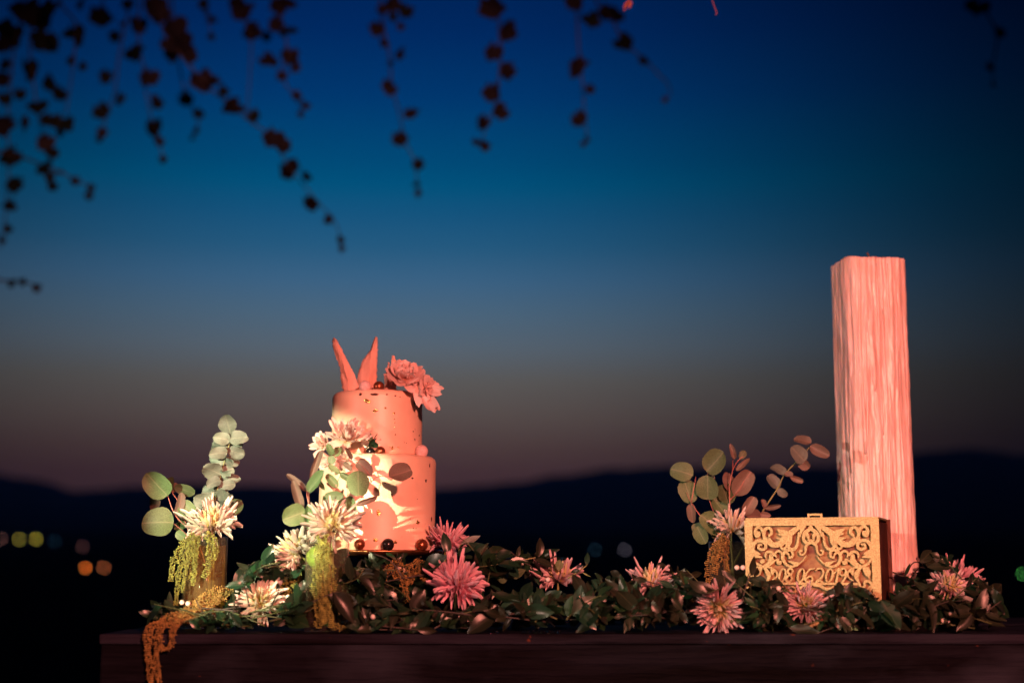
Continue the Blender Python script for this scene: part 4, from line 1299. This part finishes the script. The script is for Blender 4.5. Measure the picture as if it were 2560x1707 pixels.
# long frozen wax runs
def candle_r(th, z):
    a = th - math.radians(9)
    return KR * 0.93 / ((abs(math.cos(a)) ** 4.6 + abs(math.sin(a)) ** 4.6) ** (1 / 4.6)) * (1.02 - 0.03 * z / KH)
for (deg, z0, z1, r) in [(-118, 0.99, 0.45, 0.0030), (-112, 0.70, 0.25, 0.0026), (-128, 0.97, 0.55, 0.0022), (-100, 0.93, 0.62, 0.0028), (-88, 0.98, 0.50, 0.0022),
                         (-78, 0.85, 0.30, 0.0026), (-140, 0.95, 0.40, 0.0024), (-66, 0.98, 0.66, 0.0024), (-55, 0.90, 0.35, 0.0020), (-105, 0.42, 0.08, 0.0026), (-70, 0.36, 0.1, 0.0022),
                         (-150, 0.80, 0.2, 0.0020), (-94, 0.55, 0.12, 0.0022), (-40, 0.95, 0.5, 0.002)]:
    pts = []
    for i in range(15):
        q = i / 14
        z = KH * (z0 + (z1 - z0) * q)
        th = math.radians(deg + 1.6 * math.sin(q * 7 + deg))
        rr = candle_r(th, z) - 0.0004 + 0.0016 * noise.noise((deg, q * 4, 0))
        pts.append(Vector((kx + rr * math.cos(th), KY + rr * math.sin(th), TABLE + z)))
    tube('wax_run', pts, lambda q, r=r: r * (0.5 + 0.5 * min(1, q * 3)) * (1.0 + 0.35 * (q > 0.9)) * (1 if q < 0.99 else 0.6), M_wax, cd, 8)

# ================================================================== GARLANDS OF LEAVES
PROFILE = [(345, 1555), (385, 1505), (450, 1500), (540, 1490), (590, 1430), (650, 1390), (700, 1350), (760, 1360), (880, 1375), (960, 1385), (1060, 1375), (1100, 1335),
           (1180, 1345), (1240, 1370), (1300, 1372), (1360, 1348), (1400, 1395), (1470, 1385), (1500, 1430), (1540, 1420), (1620, 1440), (1690, 1412), (1730, 1425),
           (1790, 1435), (1850, 1445), (1890, 1400), (1920, 1430), (1990, 1470), (2080, 1455), (2130, 1450), (2200, 1490), (2260, 1460), (2300, 1372), (2370, 1382), (2450, 1440),
           (2500, 1470), (2530, 1540)]
def prof_y(px):
    if px <= PROFILE[0][0] or px >= PROFILE[-1][0]:
        return 1600
    for (a, b), (c, d) in zip(PROFILE, PROFILE[1:]):
        if a <= px <= c:
            return b + (d - b) * (px - a) / (c - a)
def blocked(p, m=0.004):
    for (x, y, r, z) in ((v1x, V1Y, 0.0325, 0.90), (v2x, V2Y, 0.0308, 0.90), (v3x, V3Y, 0.030, 0.89), (kx, KY, KR * 1.12, 3)):
        if (p.x - x) ** 2 + (p.y - y) ** 2 < (r + m) ** 2 and p.z < z:
            return True
    if (p.x - CX) ** 2 + (p.y - CY) ** 2 < 0.108 ** 2 and p.z > z_low - 0.012:
        return True
    if (p.x - CX) ** 2 + (p.y - CY) ** 2 < 0.04 ** 2:
        return True
    q = p - front
    lx, ly = q.dot(ux), q.dot(uy)
    if abs(lx) < hw_m + m and -m - 0.002 < ly < BD + m:
        return True
    return p.z < TABLE + 0.002
CLEAR = [(c[0], c[1], c[3] * (0.45 if k in (5, 6, 7, 12) else 0.95 if k in (3, 4, 8, 10) else 0.72), c[2]) for k, c in enumerate(CH)] + [(1010, 1430, 58, 2.13), (1015, 1490, 28, 2.115), (718, 1475, 32, 2.10), (530, 1490, 45, 2.08), (470, 1525, 35, 2.05),
         (420, 1560, 40, 2.03), (1790, 1390, 40, 2.25), (812, 1535, 50, 2.03), (812, 1480, 46, 2.03), (812, 1430, 40, 2.03), (1772, 1445, 26, 2.25), (1880, 1420, 30, 2.1), (2028, 1425, 90, 2.12), (1940, 1400, 60, 2.12), (2110, 1400, 60, 2.12)]
def hides(p):
    u, v = proj(p)
    return any((u - a) ** 2 + (v - b) ** 2 < r * r and p.y < y + 0.02 for a, b, r, y in CLEAR)
M_berry_me = sphere_mesh('berry', 0.0037, M_berry, 2)
def garland(label, x0, x1, ya, yb, n, brown, cap=290):
    cpx = (x0 + x1) / 2
    c = W(cpx, 1560, (ya + yb) / 2); c.z = TABLE
    t = thing('leaf_garland', c, label, 'garland', 'leaf garland laid along the table')
    made = 0
    tries = 0
    while n > 0 and tries < 6000 and made < cap:
        tries += 1
        px = R(x0, x1)
        Y = R(ya, yb)
        top = W(px, prof_y(px) + 8, Y).z
        H = max(0.012, top - TABLE)
        z = TABLE + 0.006 + H * random.random() ** 0.9 * 0.85
        low = random.random() < 0.42
        if low:                                          # sprigs lying flat along the table edge
            Y = R(2.006, 2.045)
            z = TABLE + R(0.006, 0.030)
        base = W(px, 1500, Y); base.z = z
        if blocked(base):
            continue
        az = R(0, 2 * math.pi)
        el = math.radians(R(-4, 22) if low else R(-15, 55))
        d = Vector((math.cos(az) * math.cos(el), math.sin(az) * math.cos(el) * 0.7, math.sin(el))).normalized()
        ln = R(0.055, 0.10)
        end = base + d * ln
        bend = Vector((R(-1, 1), R(-1, 1), R(-0.5, 1))) * ln * 0.22
        sp = spline([base, base + d * ln * 0.5 + bend * 0.6, end], 5)
        keep = []
        for p in sp:
            u, v = proj(p)
            if blocked(p) or v < prof_y(u) or p.y < 1.997:
                break
            keep.append(p)
        if len(keep) < 5:
            continue
        mt = M_leaf_b if random.random() < brown else M_leaf  # brown: share of sprigs in the red lit leaf copy
        cand = []
        m = len(keep)
        for i in range(1, m):
            dd = (keep[i] - keep[i - 1]).normalized()
            side = dd.orthogonal().normalized()
            a0 = R(0, 6.28)
            for sgn in (0, 1):
                if i == m - 1 and sgn:
                    ld = dd
                else:
                    o = Matrix.Rotation(a0 + sgn * math.pi + R(-0.5, 0.5), 3, dd) @ side
                    ld = (dd * R(0.3, 0.8) + o).normalized()
                L = R(0.018, 0.050) if random.random() < 0.7 else R(0.016, 0.028)
                tip = keep[i] + ld * L
                u, v = proj(tip)
                if hides(tip) or hides(keep[i].lerp(tip, 0.5)) or blocked(tip) or blocked(keep[i].lerp(tip, 0.5)) or v < prof_y(u) or tip.y < 1.985 or tip.z < TABLE + 0.003:
                    continue
                if random.random() < 0.9:
                    cand.append((keep[i], tip, L * R(0.36, 0.56), ld))
        if len(cand) < 3:
            continue
        s = tube('sprig', keep, lambda q: 0.0013 * (1 - 0.5 * q), M_stem_d if random.random() < 0.6 else M_twig, t, 5)
        for (b, tip, w, ld) in cand:
            face = Vector((R(-0.7, 0.7), -1 + R(-0.3, 0.6), R(0.0, 1.0)))
            leaf(s, 'ellipse', b, tip, w, mt if random.random() < 0.8 else M_leaf_b, R(-0.7, 0.7), face)
            made += 1
        if random.random() < 0.11:
            p = keep[random.randrange(1, m)]
            for _ in range(random.randint(1, 3)):
                q = p + Vector((R(-0.009, 0.009), R(-0.012, -0.003), R(-0.007, 0.009)))
                if not blocked(q) and not hides(q) and q.z > TABLE + 0.006:
                    add('berry', M_berry_me, s, Matrix.Translation(q))
        n -= 1
    return t
garland('leaf garland at the left end of the table around the left vase', 375, 770, 2.03, 2.22, 50, 0.10)
garland('leaf garland between the front vase and large pink flower, under the cake', 850, 1110, 2.02, 2.17, 50, 0.25)
garland('high green leaf garland with white berries right of the cake', 1110, 1480, 2.02, 2.26, 60, 0.08)
garland('low red lit leaf garland left of the box vase', 1480, 1800, 2.02, 2.22, 55, 0.45)
garland('red lit leaf garland lying along the front of the gold box', 1770, 2210, 2.01, 2.10, 55, 0.5)
garland('dark leaf garland at the foot of the candle, right end', 2210, 2510, 2.02, 2.30, 55, 0.55)
# a few leaf sprays and stems that stick out of the mass
G_S = 'leaf sprays standing out of the garland'
def spray(label, Y, stem, leaves, berries=(), sm=None):
    t = thing('leaf_spray', W(*stem[0], Y), label, 'leaf spray', G_S)
    tube('stem', spline([W(p[0], p[1], Y + 0.004 * k) for k, p in enumerate(stem)], 5), lambda q: S(Y, 2.2) * (1 - 0.4 * q), sm or M_stem, t, 6)
    for (bx_, by_, tx_, ty_, w, m) in leaves:
        leaf(t, 'ellipse', W(bx_, by_, Y), W(tx_, ty_, Y + R(-0.012, 0.012)), S(Y, w), m, R(-0.3, 0.3), Vector((R(-0.3, 0.3), -1, R(0, 0.5))))
    for (px, py) in berries:
        add('berry', M_berry_me, t, Matrix.Translation(W(px, py, Y - 0.006)))
spray('leaf spray with a pale upright leaf right of the cake', 2.17, [(1240, 1425), (1262, 1405), (1300, 1400), (1345, 1392)],
      [(1345, 1392, 1356, 1345, 24, M_leaf_b), (1335, 1398, 1390, 1412, 20, M_leaf_b), (1255, 1408, 1252, 1372, 18, M_euc), (1290, 1398, 1302, 1362, 12, M_leaf_b), (1290, 1396, 1328, 1384, 10, M_leaf),
       (1270, 1445, 1236, 1448, 26, M_euc), (1268, 1442, 1315, 1424, 26, M_euc), (1395, 1425, 1402, 1398, 24, M_euc)], [(1257, 1416), (1303, 1410), (1282, 1500), (1299, 1500), (1235, 1494), (1238, 1505)])
spray('single silvery leaf curling up at the cake foot', 2.16, [(1146, 1385), (1150, 1365), (1160, 1350)], [(1152, 1360, 1200, 1340, 18, M_euc_s), (1120, 1385, 1112, 1330, 26, M_leaf), (1160, 1390, 1190, 1410, 26, M_leaf)])
spray('thin twig with small leaves over the middle garland', 2.15, [(1420, 1445), (1450, 1425), (1468, 1410), (1472, 1390)], [(1466, 1412, 1470, 1380, 14, M_leaf), (1450, 1425, 1425, 1428, 12, M_leaf_b), (1455, 1430, 1480, 1442, 4, M_stem)], [(1370, 1448)])
spray('curled brown leaves left of the pale chrysanthemum', 2.12, [(1540, 1500), (1548, 1465), (1552, 1435)], [(1550, 1440, 1525, 1425, 18, M_leaf_b), (1550, 1440, 1556, 1460, 16, M_leaf_b), (1560, 1470, 1600, 1455, 26, M_leaf_b), (1600, 1480, 1585, 1430, 18, M_leaf_b), (1548, 1462, 1562, 1440, 5, M_stem)], [(1528, 1474), (1596, 1550), (1607, 1556), (1704, 1527), (1720, 1527), (1580, 1478)])
spray('arched brown leaf right of the pale chrysanthemum', 2.17, [(1690, 1500), (1688, 1450), (1682, 1430)], [(1660, 1412, 1685, 1440, 20, M_leaf_b), (1640, 1415, 1664, 1410, 16, M_leaf_b), (1720, 1440, 1760, 1430, 16, M_leaf_b), (1725, 1435, 1708, 1455, 10, M_leaf_b)], [(1710, 1473)])
spray('dark leaf spray standing before the left edge of the gold box', 2.04, [(1855, 1500), (1870, 1450), (1880, 1430)], [(1880, 1440, 1882, 1388, 20, M_leaf_b), (1880, 1445, 1922, 1465, 30, M_leaf_b), (1855, 1480, 1800, 1430, 22, M_leaf_b), (1885, 1440, 1900, 1415, 16, M_leaf_b)], [(1842, 1418), (1857, 1418)], M_twig)
spray('dark paired leaves before the lower right of the box scrollwork', 2.05, [(2090, 1545), (2098, 1510), (2105, 1490)], [(2098, 1500, 2098, 1450, 28, M_leaf_b), (2108, 1500, 2130, 1452, 22, M_leaf_b), (2120, 1510, 2150, 1465, 26, M_leaf_b), (2070, 1500, 2085, 1470, 24, M_leaf_b), (2115, 1485, 2132, 1462, 4, M_stem)], [(2046, 1535), (2098, 1563), (2114, 1558), (2125, 1550)])
spray('black thin twig crossing the foot of the candle', 2.20, [(2232, 1430), (2262, 1438), (2285, 1405), (2330, 1412), (2350, 1395)], [(2262, 1438, 2275, 1408, 8, M_leaf), (2300, 1405, 2335, 1372, 30, M_leaf_b), (2310, 1400, 2350, 1420, 26, M_leaf_b), (2352, 1398, 2368, 1418, 24, M_leaf_b), (2350, 1395, 2330, 1380, 16, M_leaf_b), (2262, 1440, 2300, 1462, 8, M_leaf)], [], M_twig)
spray('black leaf spray between the box and the candle foot', 2.15, [(2235, 1520), (2250, 1490), (2262, 1465)], [(2250, 1490, 2245, 1455, 26, M_leaf), (2255, 1485, 2280, 1460, 22, M_leaf), (2240, 1510, 2228, 1475, 18, M_leaf), (2255, 1500, 2290, 1510, 24, M_leaf)], [], M_twig)
spray('leaf spray with pale edge at the left of the garland', 2.08, [(665, 1470), (655, 1440), (630, 1430), (612, 1432)], [(645, 1438, 606, 1446, 28, M_leaf), (650, 1438, 640, 1402, 22, M_leaf), (625, 1425, 596, 1410, 16, M_leaf_b), (655, 1440, 680, 1438, 26, M_leaf), (670, 1432, 718, 1440, 30, M_leaf), (660, 1415, 680, 1360, 30, M_leaf), (725, 1445, 752, 1420, 24, M_leaf), (740, 1480, 762, 1500, 26, M_leaf)], [(679, 1456), (684, 1468), (720, 1491)])
spray('small green leaf spray by the left table corner', 2.06, [(430, 1545), (405, 1535), (380, 1530)], [(405, 1535, 376, 1495, 22, M_leaf), (395, 1545, 348, 1525, 20, M_leaf), (420, 1545, 385, 1545, 22, M_leaf), (425, 1530, 424, 1482, 16, M_leaf_b), (440, 1540, 470, 1528, 20, M_leaf)], [(455, 1505), (470, 1508)])

# clear gems made up to give the glints on the table edge
NTH = ['first', 'second', 'third', 'fourth', 'fifth', 'sixth', 'seventh', 'eighth', 'ninth']
for k, (px, r) in enumerate([(1225, 4), (1242, 5), (1310, 5), (1323, 7), (1341, 8), (1352, 5), (1370, 7), (1387, 5), (1397, 7)]):
    Y = 2.008 + 0.005 * (k % 3)
    p = W(px, 1560, Y); p.z = TABLE + S(Y, r) * 0.7
    bm = bmesh.new(); bmesh.ops.create_icosphere(bm, subdivisions=2, radius=S(Y, r)); bmesh.ops.scale(bm, vec=(1.3, 1, 0.75), verts=bm.verts)
    o = add('glint_gem', bm_mesh('glint_gem', bm, M_gem, False), None, Matrix.Translation(p) @ Matrix.Rotation(k * 0.7, 4, 'Z'))
    tag(o, 'clear gem added for a glint on the table edge, %s of nine from the left' % NTH[k], 'gem', 'gems added for glints on the table edge')

# ================================================================== HANGING VINES
def vine_leaf_mesh(var, mat):
    key = ('vine', var, mat.name)
    if key in _cache:
        return _cache[key]
    rs = random.Random(var + 50)
    out = []
    n = 26
    for i in range(n):
        a = 2 * math.pi * i / n
        r = 0.46 + 0.035 * math.cos(5 * a) + 0.03 * rs.uniform(-1, 1)
        if abs(a - 1.5 * math.pi) < 0.3:
            r *= 0.6
        out.append((r * math.cos(a), 0.5 + r * math.sin(a), 0.10 * math.sin(2 * a + var) - 0.12 * r))
    V = [(0, 0.45, 0.04)] + [(x * 0.5, 0.45 + (y - 0.45) * 0.5, z * 0.3 + 0.03) for x, y, z in out] + out
    F = [(0, 1 + i, 1 + (i + 1) % n) for i in range(n)] + [(1 + i, 1 + n + i, 1 + n + (i + 1) % n, 1 + (i + 1) % n) for i in range(n)]
    me = mesh('vine_leaf', V, F, mat)
    _cache[key] = me
    return me
def vine(label, Y, stem, leaves, red=0.5, srad=3.8):
    first = stem[0]
    st_ = list(stem)
    if first[1] <= 5:
        st_ = [(first[0] - 8, -330), (first[0] - 3, -140)] + st_
    elif first[0] <= 5:
        st_ = [(-300, first[1] - 60)] + st_
    t = thing('hanging_vine', W(*st_[0], Y), label, 'vine', 'vines hanging from above')
    tube('stem', spline([W(p[0], p[1], Y + 0.05 * math.sin(k * 1.3)) for k, p in enumerate(st_)], 5), lambda q: S(Y, srad) * (1 - 0.6 * q), M_twig, t, 6)
    for (px, py, s) in leaves:
        yy = Y + R(-0.10, 0.10)
        c = W(px, py, yy)
        d = Vector((R(-0.8, 0.8), R(-0.4, 0.4), R(-1.2, -0.2))).normalized()
        sz = S(yy, s) * 1.22
        M = frame(c - d * sz * 0.5, c + d * sz * 0.5, sz * R(0.8, 1.1), Vector((R(-0.6, 0.6), -1, R(-0.3, 0.7))), R(-0.3, 0.3))
        add('leaf', vine_leaf_mesh(random.randrange(5), M_vine_lit if random.random() < red else M_vine), t, M)  # red: share of leaves in the pink lit copy
VINES = [
 ('long vine reaching diagonally down to above the cake', 3.7, [(385, 0), (395, 45), (430, 110), (500, 195), (540, 235), (580, 265), (620, 300), (680, 345), (720, 415), (790, 500), (840, 560), (855, 635)],
  [(395, 25, 66), (380, 10, 50), (435, 70, 66), (440, 115, 85), (470, 132, 52), (425, 110, 50), (505, 198, 60), (535, 203, 38), (583, 265, 54), (560, 228, 28), (635, 290, 36), (685, 345, 52), (710, 366, 36), (722, 422, 52), (765, 440, 30), (775, 508, 44), (822, 548, 28), (852, 600, 20), (855, 620, 18)], 0.75),
 ('leftmost vine running down the left edge of the picture', 4.0, [(60, 0), (40, 100), (28, 190), (20, 300), (22, 420), (12, 560), (3, 620)],
  [(25, 85, 70), (8, 110, 50), (12, 245, 34), (8, 195, 44), (10, 310, 62), (25, 390, 58), (38, 460, 46), (24, 512, 34), (20, 572, 24), (5, 600, 20), (10, 160, 36)], 0.1),
 ('thick leafy vine second from the left edge', 3.9, [(95, 0), (75, 90), (80, 180), (95, 280), (110, 350), (128, 400), (132, 465)],
  [(100, 35, 80), (60, 20, 70), (70, 175, 60), (120, 205, 46), (150, 235, 36), (95, 262, 46), (60, 315, 52), (115, 355, 48), (130, 382, 32), (110, 415, 46), (132, 465, 28), (125, 440, 30), (50, 235, 30)], 0.1),
 ('thin vine shoot pointing right from the left edge cluster', 3.95, [(0, 380), (60, 395), (110, 415), (160, 435), (190, 450), (228, 470), (223, 492)], [(188, 452, 24), (228, 470, 24), (223, 490, 20), (150, 430, 14)], 0.2),
 ('vine with leaf clump in the upper left corner', 3.8, [(150, 0), (190, 60), (185, 140), (175, 220), (165, 290)], [(110, 100, 60), (130, 112, 44), (120, 20, 60), (188, 90, 64), (175, 85, 40), (205, 165, 26), (178, 150, 28), (122, 300, 36), (148, 305, 38), (170, 308, 42), (150, 330, 24)], 0.15),
 ('short vine with one large leaf near the upper left', 4.1, [(258, 0), (254, 20), (253, 45)], [(253, 38, 60), (205, 4, 44)], 0.2),
 ('vine with spaced leaves left of the long diagonal vine', 4.1, [(325, 0), (310, 80), (295, 160), (288, 230), (275, 265), (256, 330), (248, 350)], [(287, 90, 32), (265, 190, 38), (297, 247, 36), (253, 277, 40), (256, 330, 28), (248, 347, 20), (320, 10, 30), (305, 60, 16)], 0.2),
 ('vine ending in a heart shaped leaf left of the diagonal vine', 3.9, [(350, 0), (345, 60), (350, 120), (360, 180), (368, 250), (380, 300), (395, 350), (410, 402)], [(345, 62, 46), (342, 130, 48), (325, 134, 32), (372, 193, 50), (395, 258, 32), (385, 317, 54), (398, 354, 28), (408, 398, 22), (388, 245, 22)], 0.3),
 ('faint vine hanging beneath the diagonal vine top', 4.2, [(430, 0), (440, 120), (455, 200), (466, 245), (490, 285), (495, 320), (482, 345)], [(462, 246, 44), (497, 284, 30), (490, 325, 22), (480, 345, 14)], 0.4),
 ('short vine with tiny leaves right of the diagonal vine top', 4.0, [(515, 0), (520, 40), (530, 95)], [(510, 10, 30), (530, 50, 30), (528, 92, 20), (515, 30, 18)], 0.4),
 ('straight bare vine with three red lit leaves at its top', 4.0, [(605, 0), (602, 40), (626, 85), (625, 180), (616, 300)], [(605, 22, 58), (590, 5, 36), (630, 78, 50), (665, 92, 26), (640, 80, 30)], 0.7),
 ('red lit vine ending in a bare curl near the top', 3.85, [(690, 0), (708, 60), (718, 130), (705, 190), (730, 235), (750, 265), (752, 290)], [(700, 10, 56), (725, 5, 44), (690, 60, 44), (720, 78, 44), (672, 150, 50), (725, 140, 46), (738, 168, 26), (705, 190, 28), (742, 240, 26), (765, 262, 24), (752, 286, 20)], 0.6),
 ('vine hanging above the cake, ending in one round leaf', 3.9, [(950, 0), (958, 60), (968, 110), (976, 160), (980, 220), (1000, 290), (1010, 350), (1035, 400), (1043, 450), (1046, 500)], [(980, 8, 48), (1015, 28, 36), (955, 25, 28), (983, 42, 26), (1003, 65, 24), (942, 70, 40), (962, 106, 28), (1000, 131, 38), (977, 158, 18), (974, 217, 40), (1028, 280, 40), (1000, 345, 40), (1045, 410, 32), (1040, 460, 20), (1045, 482, 18)], 0.5),
 ('dense red lit vine hanging at the middle of the picture', 3.7, [(1240, 0), (1247, 60), (1250, 130), (1246, 220), (1238, 270), (1215, 310), (1205, 365)], [(1230, 15, 64), (1268, 75, 56), (1235, 130, 54), (1270, 177, 44), (1230, 230, 48), (1253, 278, 40), (1208, 306, 40), (1195, 353, 30), (1212, 363, 30)], 0.8),
 ('vine with one big ragged leaf right of the middle', 3.7, [(1440, 0), (1443, 60), (1448, 130), (1455, 200), (1460, 270), (1468, 340), (1462, 368)], [(1435, 0, 54), (1475, 46, 50), (1490, 55, 30), (1447, 165, 62), (1475, 222, 28), (1447, 296, 38), (1467, 346, 22), (1458, 360, 16)], 0.7),
 ('vine bending right with a bare curled tip', 3.9, [(1490, 0), (1530, 50), (1560, 105), (1610, 150), (1650, 190), (1672, 215), (1674, 240), (1658, 256)], [(1525, 30, 56), (1557, 105, 48), (1610, 150, 28), (1662, 250, 18), (1545, 40, 34)], 0.6),
 ('dark vine at the upper right edge of the picture', 4.0, [(2440, 0), (2470, 40), (2492, 90), (2487, 140), (2480, 170), (2485, 218)], [(2436, 18, 50), (2458, 16, 34), (2500, 78, 34), (2477, 166, 26), (2485, 212, 15)], 0.6),
 ('short low shoot with three leaves at the left edge', 3.9, [(0, 700), (28, 700), (60, 704), (92, 714)], [(28, 710, 20), (57, 704, 20), (92, 718, 24)], 0.5)]
for v in VINES:
    vine(v[0], v[1] + 1.0, v[2], v[3], v[4])
t = thing('red_tendril', W(1788, -60, 2.55), 'thin bare red tendril at the top edge', 'tendril')
tube('stem', spline([W(1740, -300, 2.55), W(1770, -90, 2.55), W(1781, 0, 2.55), W(1788, 22, 2.55), W(1792, 34, 2.55), W(1788, 38, 2.55)]), S(2.55, 1.5), M_stem_r, t, 6)
t = thing('curled_dry_leaf', W(1572, -40, 2.75), 'small curled dry red leaf hanging at the top edge', 'leaf')
tube('stem', spline([W(1590, -300, 2.75), W(1578, -60, 2.75), W(1572, 0, 2.75)]), S(2.75, 1.2), M_stem_r, t, 6)
for (a, b, c, d, w) in [(1574, -2, 1562, 30, 12), (1574, 2, 1578, 16, 10), (1568, 10, 1560, 28, 8)]:
    leaf(t, 'ellipse', W(a, b, 2.75), W(c, d, 2.74), S(2.75, w), M_stem_r, R(-0.5, 0.5), name='blade')

# ================================================================== evening haze over the valley
hz, hnt, hb, hout = nodes('evening_haze')
hnt.nodes.remove(hb)
pv = hnt.nodes.new('ShaderNodeVolumePrincipled')
pv.inputs['Color'].default_value = (0.30, 0.50, 1.0, 1)
pv.inputs['Density'].default_value = 0.00014
pv.inputs['Anisotropy'].default_value = 0.7
hnt.links.new(pv.outputs[0], hout.inputs['Volume'])
add('haze', box_mesh('haze', 7000, 3900, 240, hz, 0), None, Matrix.Translation((0, 1700, 111.5)), kind='stuff')
